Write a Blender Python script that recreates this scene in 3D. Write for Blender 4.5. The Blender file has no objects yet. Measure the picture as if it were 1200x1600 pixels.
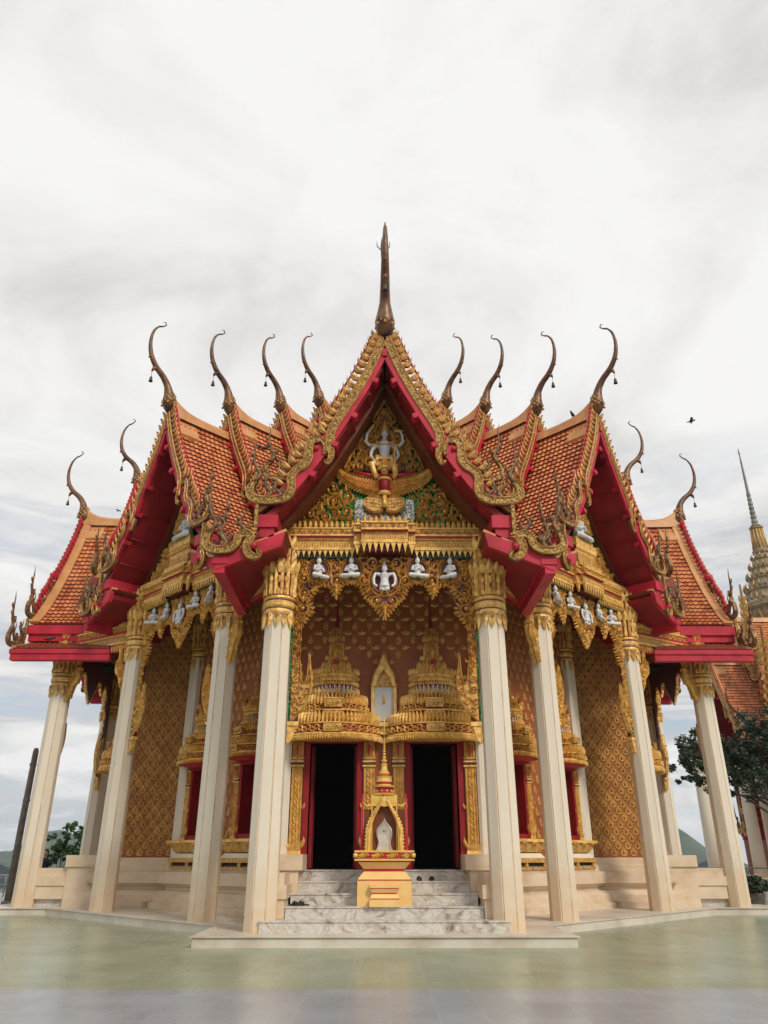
import bpy, math, random
from math import sin, cos, pi, radians, sqrt, atan2, hypot
from mathutils import Vector, Matrix
rnd = random.Random(7)
scene = bpy.context.scene
COL = scene.collection

# ------------------------------------------------------------------ materials
def nmat(name):
    m = bpy.data.materials.new(name); m.use_nodes = True
    nt = m.node_tree; b = nt.nodes['Principled BSDF']
    return m, nt, b
def N(nt, t, **kw):
    n = nt.nodes.new(t)
    for k, v in kw.items(): setattr(n, k, v)
    return n
def ramp(nt, fac, stops):
    r = N(nt, 'ShaderNodeValToRGB')
    el = r.color_ramp.elements
    while len(el) < len(stops): el.new(0.5)
    for e, (p, c) in zip(el, stops):
        e.position = p; e.color = (*c, 1) if len(c) == 3 else c
    nt.links.new(fac, r.inputs['Fac']); return r.outputs['Color']
def coords(nt, scale=1.0):
    tc = N(nt, 'ShaderNodeTexCoord'); mp = N(nt, 'ShaderNodeMapping')
    mp.inputs['Scale'].default_value = (scale,)*3 if not isinstance(scale, tuple) else scale
    nt.links.new(tc.outputs['Object'], mp.inputs['Vector']); return mp.outputs['Vector']
def noise(nt, vec, scale, detail=4, rough=.55, dist=0):
    n = N(nt, 'ShaderNodeTexNoise'); n.inputs['Scale'].default_value = scale
    n.inputs['Detail'].default_value = detail; n.inputs['Roughness'].default_value = rough
    n.inputs['Distortion'].default_value = dist
    nt.links.new(vec, n.inputs['Vector']); return n.outputs['Fac']
def bump(nt, b, h, strength, dist=.01):
    bp = N(nt, 'ShaderNodeBump'); bp.inputs['Strength'].default_value = strength; bp.inputs['Distance'].default_value = dist
    nt.links.new(h, bp.inputs['Height']); nt.links.new(bp.outputs['Normal'], b.inputs['Normal'])
def mixc(nt, fac, a, b_):
    m = N(nt, 'ShaderNodeMix', data_type='RGBA')
    if isinstance(fac, float): m.inputs[0].default_value = fac
    else: nt.links.new(fac, m.inputs[0])
    for i, v in ((6, a), (7, b_)):
        if isinstance(v, tuple): m.inputs[i].default_value = (*v, 1)
        else: nt.links.new(v, m.inputs[i])
    return m.outputs[2]

def simple(name, c1, c2, scale=3, rough=.5, metal=0, bumps=.1, bscale=40, coat=0, lo=.35, hi=.68, spec=None):
    m, nt, b = nmat(name); v = coords(nt)
    f = noise(nt, v, scale, 6)
    nt.links.new(ramp(nt, f, [(lo, c1), (hi, c2)]), b.inputs['Base Color'])
    b.inputs['Roughness'].default_value = rough; b.inputs['Metallic'].default_value = metal
    b.inputs['Coat Weight'].default_value = coat
    if spec is not None: b.inputs['Specular IOR Level'].default_value = spec
    if bumps: bump(nt, b, noise(nt, v, bscale, 3), bumps)
    return m
M = {}
M['gold'] = simple('gold_leaf', (.56, .29, .055), (.94, .59, .17), 11, .4, .15, .25, 60)
M['gold_deep'] = simple('worn_gold', (.32, .15, .032), (.73, .42, .105), 12, .44, .15, .35, 55)
M['gold_dull'] = simple('dull_gold', (.36, .18, .038), (.70, .41, .105), 14, .45, .12, .3, 60)
M['red'] = simple('red_lacquer', (.36, .013, .027), (.55, .025, .052), 2.6, .5, 0, .08, 30, 0, spec=.3)
M['red_dark'] = simple('shaded_red_lacquer', (.19, .009, .012), (.30, .013, .018), 2.4, .55, 0, .08, 30, spec=.3)  # darker copy of the red lacquer: soffit and recess shade in its colour
M['red_shade'] = simple('shaded_red_ground', (.07, .005, .006), (.12, .008, .009), 4, .5, 0, .08, 30)  # red ground darkened: shade of the carving's crevices put into the colour
M['green_shade'] = simple('shaded_green_ground', (.006, .022, .01), (.012, .05, .018), 9, .4)  # green backing darkened to paint shade into the gaps between cornice pendants
M['gold_wall'] = simple('dim_gold_stencil', (.34, .15, .03), (.54, .275, .06), 3, .5, .1, .2, 50)
M['red_door'] = simple('deep_red_paint', (.22, .008, .012), (.30, .012, .018), 2, .5, 0, .08, 30, spec=.3)
M['brown'] = simple('brown_lacquer', (.13, .034, .012), (.20, .052, .017), 2.5, .5, 0, .1, 30, spec=.3)
M['white'] = simple('white_figures', (.58, .57, .56), (.76, .75, .73), 9, .5, 0, .1, 50)
M['purple'] = simple('purple_band', (.03, .012, .04), (.06, .02, .06), 5, .35)
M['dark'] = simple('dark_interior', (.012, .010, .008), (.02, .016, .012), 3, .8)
M['ochre'] = simple('ochre_mortar', (.46, .20, .06), (.60, .30, .11), 3, .5, 0, .15, 25)
M['grey_old'] = simple('weathered_naga_gold', (.16, .10, .05), (.50, .32, .10), 14, .5, .3, .5, 70, lo=.4, hi=.6)
M['crest'] = simple('dark_weathered_crest', (.07, .03, .02), (.30, .16, .05), 9, .5, .2, .5, 60)
M['horn'] = simple('aged_brown_horn', (.055, .022, .014), (.22, .10, .035), 6, .42, .25, .3, 40)
M['bell'] = simple('tarnished_bell', (.03, .03, .03), (.07, .06, .05), 9, .45, .6)
M['shoe'] = simple('black_rubber', (.012, .012, .013), (.03, .03, .03), 9, .6)
M['metal'] = simple('galvanised_rail', (.35, .36, .37), (.5, .5, .5), 6, .4, .5)
M['polewood'] = simple('weathered_pole', (.12, .10, .085), (.20, .17, .14), 5, .8, 0, .4, 30)
M['leaf'] = simple('green_leaves', (.018, .055, .012), (.06, .13, .025), 3, .55, 0, 0)
M['leaf_dark'] = simple('dark_leaves', (.012, .03, .010), (.035, .06, .02), 3, .6, 0, 0)
M['bark'] = simple('bark', (.05, .035, .025), (.11, .08, .06), 8, .9, 0, .5, 20)
M['stone_grey'] = simple('weathered_stone_gold', (.22, .17, .11), (.46, .35, .19), 3, .7, 0, .4, 30)
M['spire'] = simple('grey_spire', (.16, .15, .13), (.27, .25, .21), 3, .6, .2, .3, 20)
M['yellow'] = simple('pale_yellow_plaster', (.72, .44, .14), (.80, .53, .20), 3, .55, 0, .05, 40)
M['yellow_gold'] = simple('yellow_gold_paint', (.66, .40, .07), (.78, .53, .14), 6, .38, .2, .2, 50)
M['panel_white'] = simple('pale_panel', (.50, .50, .49), (.62, .62, .60), 3, .4)
M['skin'] = simple('skin', (.42, .24, .16), (.50, .30, .21), 5, .6)
M['hair'] = simple('black_hair', (.008, .007, .006), (.02, .016, .014), 20, .5)
M['cloth_black'] = simple('black_cloth', (.012, .012, .016), (.03, .03, .035), 9, .9)
M['cloth_grey'] = simple('light_grey_cloth', (.42, .43, .47), (.55, .55, .58), 9, .9)
M['maroon'] = simple('maroon_shoes', (.10, .015, .03), (.16, .03, .05), 9, .6)
M['feather'] = simple('dark_feathers', (.015, .015, .018), (.04, .04, .045), 9, .6)
M['flower'] = simple('yellow_blossom', (.55, .26, .03), (.7, .4, .06), 9, .6)
M['pot'] = simple('glazed_pot', (.06, .05, .045), (.11, .09, .08), 9, .4)

def mosaic(name, c1, c2, c3, sc, rough=.12, metal=.6):
    m, nt, b = nmat(name); v = coords(nt)
    vo = N(nt, 'ShaderNodeTexVoronoi'); vo.inputs['Scale'].default_value = sc
    nt.links.new(v, vo.inputs['Vector'])
    sp = N(nt, 'ShaderNodeSeparateColor'); nt.links.new(vo.outputs['Color'], sp.inputs['Color'])
    nt.links.new(ramp(nt, sp.outputs['Red'], [(.1, c1), (.5, c2), (.95, c3)]), b.inputs['Base Color'])
    b.inputs['Roughness'].default_value = rough; b.inputs['Metallic'].default_value = metal
    bump(nt, b, sp.outputs['Green'], .8, .02)
    return m
M['green'] = mosaic('green_glass_mosaic', (.002, .05, .010), (.006, .14, .026), (.03, .32, .08), 45)
M['silver'] = mosaic('silver_mirror_mosaic', (.10, .11, .10), (.35, .36, .33), (.7, .7, .66), 38)
M['goldmos'] = mosaic('gold_glass_mosaic', (.12, .055, .015), (.30, .16, .04), (.60, .37, .10), 40, .3, .4)

def mat_cream():
    m, nt, b = nmat('cream_plaster'); v = coords(nt)
    tc = N(nt, 'ShaderNodeNewGeometry'); sp = N(nt, 'ShaderNodeSeparateXYZ')
    nt.links.new(tc.outputs['Position'], sp.inputs[0])
    vs = coords(nt, (3, 3, .5)); st = noise(nt, vs, 1.1, 6, .55)          # vertical streaks
    base = ramp(nt, st, [(.22, (.58, .49, .37)), (.36, (.68, .60, .485)), (.5, (.72, .635, .515)), (.8, (.74, .66, .545))])
    # splashed ochre dirt with its own ragged edge near the foot
    nz = noise(nt, v, 2.4, 6, .65)
    mth = N(nt, 'ShaderNodeMath', operation='MULTIPLY_ADD'); nt.links.new(nz, mth.inputs[0]); mth.inputs[1].default_value = 2.4; mth.inputs[2].default_value = -.55
    sub = N(nt, 'ShaderNodeMath', operation='SUBTRACT'); nt.links.new(mth.outputs[0], sub.inputs[0]); nt.links.new(sp.outputs['Z'], sub.inputs[1])
    mr = N(nt, 'ShaderNodeMapRange'); nt.links.new(sub.outputs[0], mr.inputs[0]); mr.inputs[1].default_value = -.9; mr.inputs[2].default_value = .5
    mr.inputs[4].default_value = .75
    col = mixc(nt, mr.outputs[0], base, (.62, .43, .24))
    nt.links.new(col, b.inputs['Base Color']); b.inputs['Roughness'].default_value = .5
    bump(nt, b, noise(nt, v, 25, 5), .12); return m
M['cream'] = mat_cream()

def mat_plinth():
    m, nt, b = nmat('warm_cream_plinth'); v = coords(nt, (1, 1, 2.2))
    f = noise(nt, v, 1.6, 7, .62)
    nt.links.new(ramp(nt, f, [(.25, (.46, .31, .19)), (.45, (.62, .47, .32)), (.7, (.70, .57, .42))]), b.inputs['Base Color'])
    b.inputs['Roughness'].default_value = .6; bump(nt, b, noise(nt, v, 18, 5), .2); return m
M['plinth'] = mat_plinth()

def mat_terrazzo():
    m, nt, b = nmat('pale_platform'); v = coords(nt)
    f = noise(nt, v, 1.3, 8, .65)
    nt.links.new(ramp(nt, f, [(.3, (.44, .37, .29)), (.52, (.58, .52, .43)), (.72, (.66, .60, .51))]), b.inputs['Base Color'])
    b.inputs['Roughness'].default_value = .4; bump(nt, b, noise(nt, v, 30, 4), .08); return m
M['platform'] = mat_terrazzo()

def mat_marble():
    m, nt, b = nmat('veined_marble'); v = coords(nt, (1, 1.2, 1.6))
    n1 = noise(nt, v, 2.2, 9, .68, 1.6)
    w = N(nt, 'ShaderNodeTexWave'); w.inputs['Scale'].default_value = 1.1; w.inputs['Distortion'].default_value = 14; w.inputs['Detail'].default_value = 5; w.inputs['Detail Scale'].default_value = 1.6
    nt.links.new(v, w.inputs['Vector'])
    base = ramp(nt, n1, [(.34, (.19, .14, .10)), (.43, (.45, .39, .32)), (.53, (.60, .575, .535)), (.61, (.54, .46, .36)), (.70, (.33, .24, .16))])
    vein = ramp(nt, w.outputs['Fac'], [(.0, (.34, .28, .22)), (.16, (1, 1, 1))])
    mx = N(nt, 'ShaderNodeMix', data_type='RGBA', blend_type='MULTIPLY'); mx.inputs[0].default_value = .22
    nt.links.new(base, mx.inputs[6]); nt.links.new(vein, mx.inputs[7])
    nt.links.new(mx.outputs[2], b.inputs['Base Color']); b.inputs['Roughness'].default_value = .22; return m
M['marble'] = mat_marble()

def mat_tile():
    m, nt, b = nmat('glazed_roof_tile'); v = coords(nt)
    at = N(nt, 'ShaderNodeAttribute'); at.attribute_name = 'tint'
    f = noise(nt, v, 1.1, 5, .6)
    add = N(nt, 'ShaderNodeMath', operation='MULTIPLY_ADD'); nt.links.new(f, add.inputs[0]); add.inputs[1].default_value = .7
    nt.links.new(at.outputs['Fac'], add.inputs[2])
    c = ramp(nt, add.outputs[0], [(.28, (.34, .07, .02)), (.6, (.50, .14, .042)), (.95, (.62, .225, .075))])
    nt.links.new(c, b.inputs['Base Color']); b.inputs['Roughness'].default_value = .32
    b.inputs['Coat Weight'].default_value = .25; b.inputs['Coat Roughness'].default_value = .15
    bump(nt, b, noise(nt, v, 30, 3), .15); return m
M['tile'] = mat_tile()
M['tile_edge'] = simple('tile_edge', (.20, .032, .016), (.28, .05, .022), 6, .5)

def mat_floor(name, c1, c2, grout):
    m, nt, b = nmat(name)
    tc = N(nt, 'ShaderNodeNewGeometry'); v = tc.outputs['Position']
    br = N(nt, 'ShaderNodeTexBrick'); br.offset = 0; br.squash = 1
    br.inputs['Scale'].default_value = 1; br.inputs['Brick Width'].default_value = .4; br.inputs['Row Height'].default_value = .4
    br.inputs['Mortar Size'].default_value = .005; br.inputs['Mortar Smooth'].default_value = .3
    br.inputs['Color1'].default_value = (*c1, 1); br.inputs['Color2'].default_value = (*c2, 1); br.inputs['Mortar'].default_value = (*grout, 1)
    nt.links.new(v, br.inputs['Vector'])
    f = noise(nt, v, .7, 7, .6)
    st = ramp(nt, f, [(.25, (.62, .59, .54)), (.42, (.86, .85, .82)), (.6, (1, 1, 1))])
    mx = N(nt, 'ShaderNodeMix', data_type='RGBA', blend_type='MULTIPLY'); mx.inputs[0].default_value = .8
    nt.links.new(br.outputs['Color'], mx.inputs[6]); nt.links.new(st, mx.inputs[7])
    nt.links.new(mx.outputs[2], b.inputs['Base Color'])
    r = N(nt, 'ShaderNodeMapRange'); nt.links.new(noise(nt, v, 2.2, 5), r.inputs[0]); r.inputs[3].default_value = .17; r.inputs[4].default_value = .42
    nt.links.new(r.outputs[0], b.inputs['Roughness'])
    inv = N(nt, 'ShaderNodeMath', operation='MULTIPLY'); inv.inputs[1].default_value = -1; nt.links.new(br.outputs['Fac'], inv.inputs[0])
    n2 = noise(nt, v, 9, 3)
    ad = N(nt, 'ShaderNodeMath', operation='MULTIPLY_ADD'); nt.links.new(n2, ad.inputs[0]); ad.inputs[1].default_value = .9; nt.links.new(inv.outputs[0], ad.inputs[2])
    bump(nt, b, ad.outputs[0], .07, .01); return m
M['floor_green'] = mat_floor('green_floor_tiles', (.27, .30, .205), (.30, .33, .23), (.38, .40, .32))
M['floor_grey'] = mat_floor('grey_blue_floor_tiles', (.29, .305, .33), (.325, .34, .365), (.38, .39, .40))
M['ground'] = simple('valley_ground', (.05, .07, .04), (.09, .11, .06), .01, .9, 0, 0)
M['hill'] = simple('wooded_hill', (.022, .045, .018), (.06, .09, .035), .05, .9, 0, .0)
M['wallbrown'] = simple('painted_brown_wall', (.26, .072, .022), (.39, .115, .034), 1.4, .5, 0, .1, 25, spec=.3)

# ------------------------------------------------------------------ mesh helper
class MB:
    def __init__(s, mats):
        s.v = []; s.f = []; s.m = []; s.sm = []; s.names = mats; s.tint = None
    def mi(s, n):
        if n not in s.names: s.names.append(n)
        return s.names.index(n)
    def add(s, verts, faces, mat, smooth=False):
        o = len(s.v); k = s.mi(mat); s.v += [tuple(p) for p in verts]
        for f in faces:
            s.f.append(tuple(i + o for i in f)); s.m.append(k); s.sm.append(smooth)
    def box(s, x0, x1, y0, y1, z0, z1, mat):
        v = [(x, y, z) for z in (z0, z1) for y in (y0, y1) for x in (x0, x1)]
        s.add(v, [(0, 2, 3, 1), (4, 5, 7, 6), (0, 1, 5, 4), (2, 6, 7, 3), (0, 4, 6, 2), (1, 3, 7, 5)], mat)
    def frustum(s, cx, cy, z0, z1, hx0, hy0, hx1, hy1, mat):
        v = [(cx+a*hx0, cy+b*hy0, z0) for a, b in ((-1,-1),(1,-1),(1,1),(-1,1))] + [(cx+a*hx1, cy+b*hy1, z1) for a, b in ((-1,-1),(1,-1),(1,1),(-1,1))]
        s.add(v, [(3,2,1,0),(4,5,6,7)] + [(i,(i+1)%4,4+(i+1)%4,4+i) for i in range(4)], mat)
    def prism(s, poly, y0, y1, mat):
        """polygon in (x,z) extruded from y0 to y1"""
        n = len(poly)
        v = [(x, y0, z) for x, z in poly] + [(x, y1, z) for x, z in poly]
        s.add(v, [tuple(range(n)), tuple(range(2*n-1, n-1, -1))] + [(i, i+n, (i+1)%n+n, (i+1)%n) for i in range(n)], mat)
    def slab(s, poly, z0, z1, mat):
        n = len(poly)
        v = [(x, y, z0) for x, y in poly] + [(x, y, z1) for x, y in poly]
        s.add(v, [tuple(range(n-1, -1, -1)), tuple(range(n, 2*n))] + [(i, (i+1)%n, (i+1)%n+n, i+n) for i in range(n)], mat)
    def tube(s, pts, rad, mat, n=8, smooth=True, cap=True, flat=1.0):
        pts = [Vector(p) for p in pts]; V = []; F = []
        ref = None
        for i, p in enumerate(pts):
            t = (pts[min(i+1, len(pts)-1)] - pts[max(i-1, 0)]).normalized()
            if ref is None:
                ref = Vector((0, 0, 1)) if abs(t.z) < .9 else Vector((0, 1, 0))
            a = t.cross(ref).normalized(); b = a.cross(t).normalized(); ref = b
            r = rad[i] if isinstance(rad, (list, tuple)) else rad
            for k in range(n):
                an = 2*pi*k/n; V.append(p + a*cos(an)*r + b*sin(an)*r*flat)
        for i in range(len(pts)-1):
            for k in range(n): F.append((i*n+k, i*n+(k+1)%n, (i+1)*n+(k+1)%n, (i+1)*n+k))
        if cap: F.append(tuple(range(n-1, -1, -1))); F.append(tuple(range((len(pts)-1)*n, len(pts)*n)))
        s.add(V, F, mat, smooth)
    def lathe(s, prof, mat, cx=0, cy=0, n=16, sx=1, sy=1, smooth=False, ph=0, a0=0, a1=2*pi):
        """profile [(r,z[,mat])]"""
        full = abs(a1-a0-2*pi) < 1e-6; k = n if full else n+1; V = []
        for q in prof:
            for i in range(k):
                a = a0+(a1-a0)*i/n+ph; V.append((cx+q[0]*cos(a)*sx, cy+q[0]*sin(a)*sy, q[1]))
        for j in range(len(prof)-1):
            mm = prof[j][2] if len(prof[j]) > 2 else mat
            idx = []; F = []
            for i in range(n):
                i2 = (i+1) % k if full else i+1
                F.append((i, i2, k+i2, k+i))
            s.add(V[j*k:(j+2)*k], F, mm, smooth)
        s.add(V[:k], [tuple(range(k-1, -1, -1))], mat); s.add(V[-k:], [tuple(range(k))], prof[-1][2] if len(prof[-1]) > 2 else mat)
    def ball(s, c, r, mat, n=8, m=6, sx=1, sy=1, sz=1):
        V = []; F = []
        for j in range(m+1):
            th = pi*j/m
            for i in range(n):
                V.append((c[0]+r*sx*sin(th)*cos(2*pi*i/n), c[1]+r*sy*sin(th)*sin(2*pi*i/n), c[2]+r*sz*cos(th)))
        for j in range(m):
            for i in range(n): F.append((j*n+i, (j+1)*n+i, (j+1)*n+(i+1)%n, j*n+(i+1)%n))
        s.add(V, F, mat, True)
    # relief on the plane y=y0 seen from -y; P maps (u,w,d)->xyz
    def ribbon(s, pts, wid, h, mat, P, thick=0.0):
        V = []; F = []; n = len(pts)
        for i, (x, z) in enumerate(pts):
            a = pts[max(i-1, 0)]; b = pts[min(i+1, n-1)]
            dx, dz = b[0]-a[0], b[1]-a[1]; L = hypot(dx, dz) or 1
            nx, nz = -dz/L, dx/L; w = wid[i] if isinstance(wid, (list, tuple)) else wid
            hh = h*min(1, .35 + w/(max(wid) if isinstance(wid, (list, tuple)) else w)*.65)
            V += [P(x+nx*w/2, z+nz*w/2, -thick), P(x+nx*w*.12, z+nz*w*.12, hh), P(x-nx*w/2, z-nz*w/2, -thick)]
        for i in range(n-1):
            o = 3*i
            F += [(o, o+3, o+4, o+1), (o+1, o+4, o+5, o+2), (o+2, o+5, o+3, o)]
        s.add(V, F, mat)
    def leaf(s, x, z, ang, ln, wd, curl, h, mat, P, n=6, thick=0.0):
        pts = []; wid = []; a = ang; px, pz = x, z
        for i in range(n+1):
            t = i/n; pts.append((px, pz)); wid.append(max(.004, wd*(sin(pi*min(1, t*.82+.18))**.9)*(1 if t < .97 else .15)))
            a = ang+curl*t*t; px += cos(a)*ln/n; pz += sin(a)*ln/n
        s.ribbon(pts, wid, h, mat, P, thick)
    def spiral(s, cx, cz, r, a0, turns, dr, w, h, mat, P, thick=0.0):
        n = max(9, int(turns*11)); pts = []; wid = []
        for i in range(n+1):
            t = i/n; rr = r*(1-t)**.85*.95+r*.05; a = a0+dr*t*turns*2*pi
            pts.append((cx+rr*cos(a), cz+rr*sin(a))); wid.append(w*(1.0-.5*t))
        s.ribbon(pts, wid, h, mat, P, thick)
    def build(s, name, parent=None, tint=None):
        me = bpy.data.meshes.new(name); me.from_pydata(s.v, [], s.f)
        for n in s.names: me.materials.append(M[n])
        me.polygons.foreach_set('material_index', s.m); me.polygons.foreach_set('use_smooth', s.sm)
        if s.tint:
            at = me.attributes.new('tint', 'FLOAT', 'FACE'); at.data.foreach_set('value', s.tint)
        me.update()
        o = bpy.data.objects.new(name, me); COL.objects.link(o)
        if parent: o.parent = parent
        return o

def plane_at(y0=0.0):
    return lambda u, w, d: (u, y0-d, w)
def plane_back(y0=0.0):
    return lambda u, w, d: (u, y0+d, w)

def inside(poly, x, z):
    c = False; n = len(poly); j = n-1
    for i in range(n):
        xi, zi = poly[i]; xj, zj = poly[j]
        if (zi > z) != (zj > z) and x < (xj-xi)*(z-zi)/(zj-zi)+xi: c = not c
        j = i
    return c
def edist(poly, x, z):
    d = 9e9; n = len(poly)
    for i in range(n):
        ax, az = poly[i]; bx, bz = poly[(i+1) % n]
        dx, dz = bx-ax, bz-az; t = max(0, min(1, ((x-ax)*dx+(z-az)*dz)/(dx*dx+dz*dz+1e-12)))
        d = min(d, hypot(x-ax-t*dx, z-az-t*dz))
    return d
def motif(mb, x, z, r, dr, up, mat, P, h, thick=0):
    """one carved scroll: a spiral body, flame leaves and a bud"""
    a0 = up + dr*1.9
    mb.spiral(x, z, r*.92, a0, 1.35, dr, r*.42, h, mat, P, thick)
    mb.ball(P(x, z, h*.55), r*.17, mat, 6, 4)
    mb.leaf(x+cos(up)*r*.55-sin(up)*dr*r*.5, z+sin(up)*r*.55+cos(up)*dr*r*.5, up+dr*.5, r*1.25, r*.45, -dr*1.2, h*1.1, mat, P, 5, thick)
    mb.leaf(x+cos(up-dr*1.7)*r*.8, z+sin(up-dr*1.7)*r*.8, up-dr*.7, r*.85, r*.36, -dr*1.1, h*.9, mat, P, 5, thick)
def fill_scrolls(mb, poly, rs, mat, P, h, seed, mirror=True, holes=(), upfn=None, tries=900, thick=0, gap=.92, edge=.75):
    rg = random.Random(seed); done = list(holes); out = []
    xs = [p[0] for p in poly]; zs = [p[1] for p in poly]
    x0, x1, z0, z1 = min(xs), max(xs), min(zs), max(zs)
    if mirror: x0 = 0
    for r in rs:
        for _ in range(tries):
            x = rg.uniform(x0, x1); z = rg.uniform(z0, z1)
            if mirror and x < r*.9: continue
            if not inside(poly, x, z) or edist(poly, x, z) < r*edge: continue
            if any(hypot(x-a, z-b) < (r+c)*gap for a, b, c in done): continue
            done.append((x, z, r)); out.append((x, z, r))
    for x, z, r in out:
        dr = 1 if rg.random() < .6 else -1
        up = (upfn(x, z) if upfn else pi/2) + rg.uniform(-.45, .45)
        motif(mb, x, z, r, dr, up, mat, P, h*(.6+.4*r/rs[0]), thick)
        if mirror: motif(mb, -x, z, r, -dr, pi-up, mat, P, h*(.6+.4*r/rs[0]), thick)

# ------------------------------------------------------------------ scene-graph helpers
def thing(name, label, cat, loc=(0, 0, 0), rz=0, group=None):
    o = bpy.data.objects.new(name, None); COL.objects.link(o); o.location = loc; o.rotation_euler = (0, 0, rz)
    o.empty_display_size = .2
    tag(o, label, cat, group); return o
def tag(o, label, cat, group=None):
    o['label'] = label; o['category'] = cat
    if group: o['group'] = group
    return o
def structure(o):
    o['kind'] = 'structure'; return o
def copy_tree(o, parent):
    c = o.copy(); COL.objects.link(c); c.parent = parent
    for ch in list(o.children):
        d = ch.copy(); COL.objects.link(d); d.parent = c
    return c

temple = thing('temple', 'ornate red and gold Thai temple hall with tiled gables, horned roof finials and cream columns', 'temple')

RA, RD = 8.354, 6.644          # column planes of the axial and of the diagonal arms
HW = 1.94                      # column half spacing
def place(o, ang, R, dz=0.0, dy=0.0):
    a = radians(ang); r = R-dy
    o.location = (r*sin(a), -r*cos(a), dz); o.rotation_euler = (0, 0, a)

# ------------------------------------------------------------------ roofs
PROF = [(0, 10.75), (.25, 10.1), (.5, 9.56), (.8, 8.98), (1.1, 8.43), (1.4, 7.94), (1.7, 7.5), (2.0, 7.12), (2.32, 6.82)]
SKIRT = [(1.75, 6.50), (2.1, 6.33), (2.5, 6.17), (3.02, 6.0)]
def resample(prof, step):
    pts = [Vector((p[0], p[1])) for p in prof]; L = [0]
    for a, b in zip(pts, pts[1:]): L.append(L[-1]+(b-a).length)
    n = max(1, round(L[-1]/step)); out = []
    for k in range(n+1):
        t = L[-1]*k/n
        for i in range(len(pts)-1):
            if t <= L[i+1]+1e-9:
                u = (t-L[i])/(L[i+1]-L[i]); out.append(pts[i].lerp(pts[i+1], u)); break
    return out
def normals2(pts):
    r = []
    for i in range(len(pts)):
        d = pts[min(i+1, len(pts)-1)]-pts[max(i-1, 0)]; d.normalize(); r.append(Vector((-d.y, d.x)))
    return r
def off(prof, d):
    pts = [Vector(p) for p in prof]; ns = normals2(pts)
    return [(p.x+n.x*d, p.y+n.y*d) for p, n in zip(pts, ns)]

def tiles(mb, prof, y0, y1, row=.168, colw=.14, s0=0.0, lift=0.0):
    """real overlapping roof tiles on both slopes: every course is a rippled strip with a lifted lower lip"""
    pts = resample(prof, row); ns = normals2(pts)
    nc = max(1, round((y1-y0)/colw)); cw = (y1-y0)/nc
    shape = [(0, .0), (.25, .022), (.5, .028), (.78, .006)]
    for sgn in (-1, 1):
        for r in range(len(pts)-1):
            a, b = pts[r], pts[r+1]; na, nb = ns[r], ns[r+1]
            V = []; T = []
            shift = (r % 2)*.0
            for c in range(nc):
                tv = rnd.random()
                for (t, h) in shape:
                    y = y0+(c+t)*cw+shift; jit = rnd.uniform(-.003, .003)
                    for p, n_, e in ((a, na, -.005), (b, nb, .036+jit)):
                        q = (p.x+n_.x*(h+e+lift), p.y+n_.y*(h+e+lift))
                        V.append((sgn*q[0], y, q[1]))
                    q = (b.x+nb.x*(h*.4-.015+lift), b.y+nb.y*(h*.4-.015+lift)); V.append((sgn*q[0], y, q[1]))
                    T.append(tv)
            k = nc*len(shape); F1 = []; F2 = []; t1 = []
            for i in range(k-1):
                o = 3*i; F1.append((o, o+3, o+4, o+1)); F2.append((o+1, o+4, o+5, o+2)); t1.append(T[i])
            mb.add(V, F1, 'tile'); mb.tint += t1
            mb.add(V, F2, 'tile_edge'); mb.tint += [0]*len(F2)
def strip(mb, prof, y0, y1, mat, sgns=(-1, 1)):
    for sg in sgns:
        n = len(prof)
        V = [(sg*x, y0, z) for x, z in prof]+[(sg*x, y1, z) for x, z in prof]
        mb.add(V, [(i, i+1, n+i+1, n+i) for i in range(n-1)], mat)
        if mb.tint is not None: mb.tint += [0]*(n-1)
def shell(mb, prof, d0, d1, y0, y1, mat, sgs=(-1, 1)):
    """thick curved board between two offsets of the profile"""
    A = off(prof, d0); B = off(prof, d1); n = len(A)
    for sg in sgs:
        V = [(sg*x, y, z) for y in (y0, y1) for P_ in (A, B) for x, z in P_]
        a0, b0, a1, b1 = 0, n, 2*n, 3*n; F = []
        for i in range(n-1):
            F += [(a0+i, a0+i+1, a1+i+1, a1+i), (b0+i, b1+i, b1+i+1, b0+i+1), (a0+i, b0+i, b0+i+1, a0+i+1), (a1+i, a1+i+1, b1+i+1, b1+i)]
        F += [(a0, a1, b1, b0), (a0+n-1, b0+n-1, b1+n-1, a1+n-1)]
        mb.add(V, F, mat)
        if mb.tint is not None: mb.tint += [0]*len(F)

BARGE_A = [(0.02, 10.72), (.26, 10.05), (.52, 9.48), (.78, 8.99), (.95, 8.68), (1.03, 8.45), (1.03, 8.2), (1.0, 8.0), (1.06, 7.84), (1.13, 7.9)]
BARGE_B = [(1.13, 8.02), (1.12, 8.18), (1.18, 8.3), (1.29, 8.34), (1.39, 8.27), (1.42, 8.1), (1.42, 7.92), (1.50, 7.78), (1.64, 7.68), (1.72, 7.52), (1.70, 7.32), (1.76, 7.16), (1.92, 7.08), (2.12, 7.06), (2.34, 7.08), (2.45, 7.18), (2.44, 7.36), (2.36, 7.46), (2.36, 7.6)]
BARGE_C = [(2.26, 6.14), (2.20, 6.02), (2.28, 5.97), (2.40, 6.04), (2.43, 6.2), (2.37, 6.33), (2.45, 6.42), (2.58, 6.36), (2.62, 6.22), (2.74, 6.12), (2.92, 6.10), (3.08, 6.13), (3.16, 6.24), (3.12, 6.4), (3.04, 6.5)]
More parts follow.
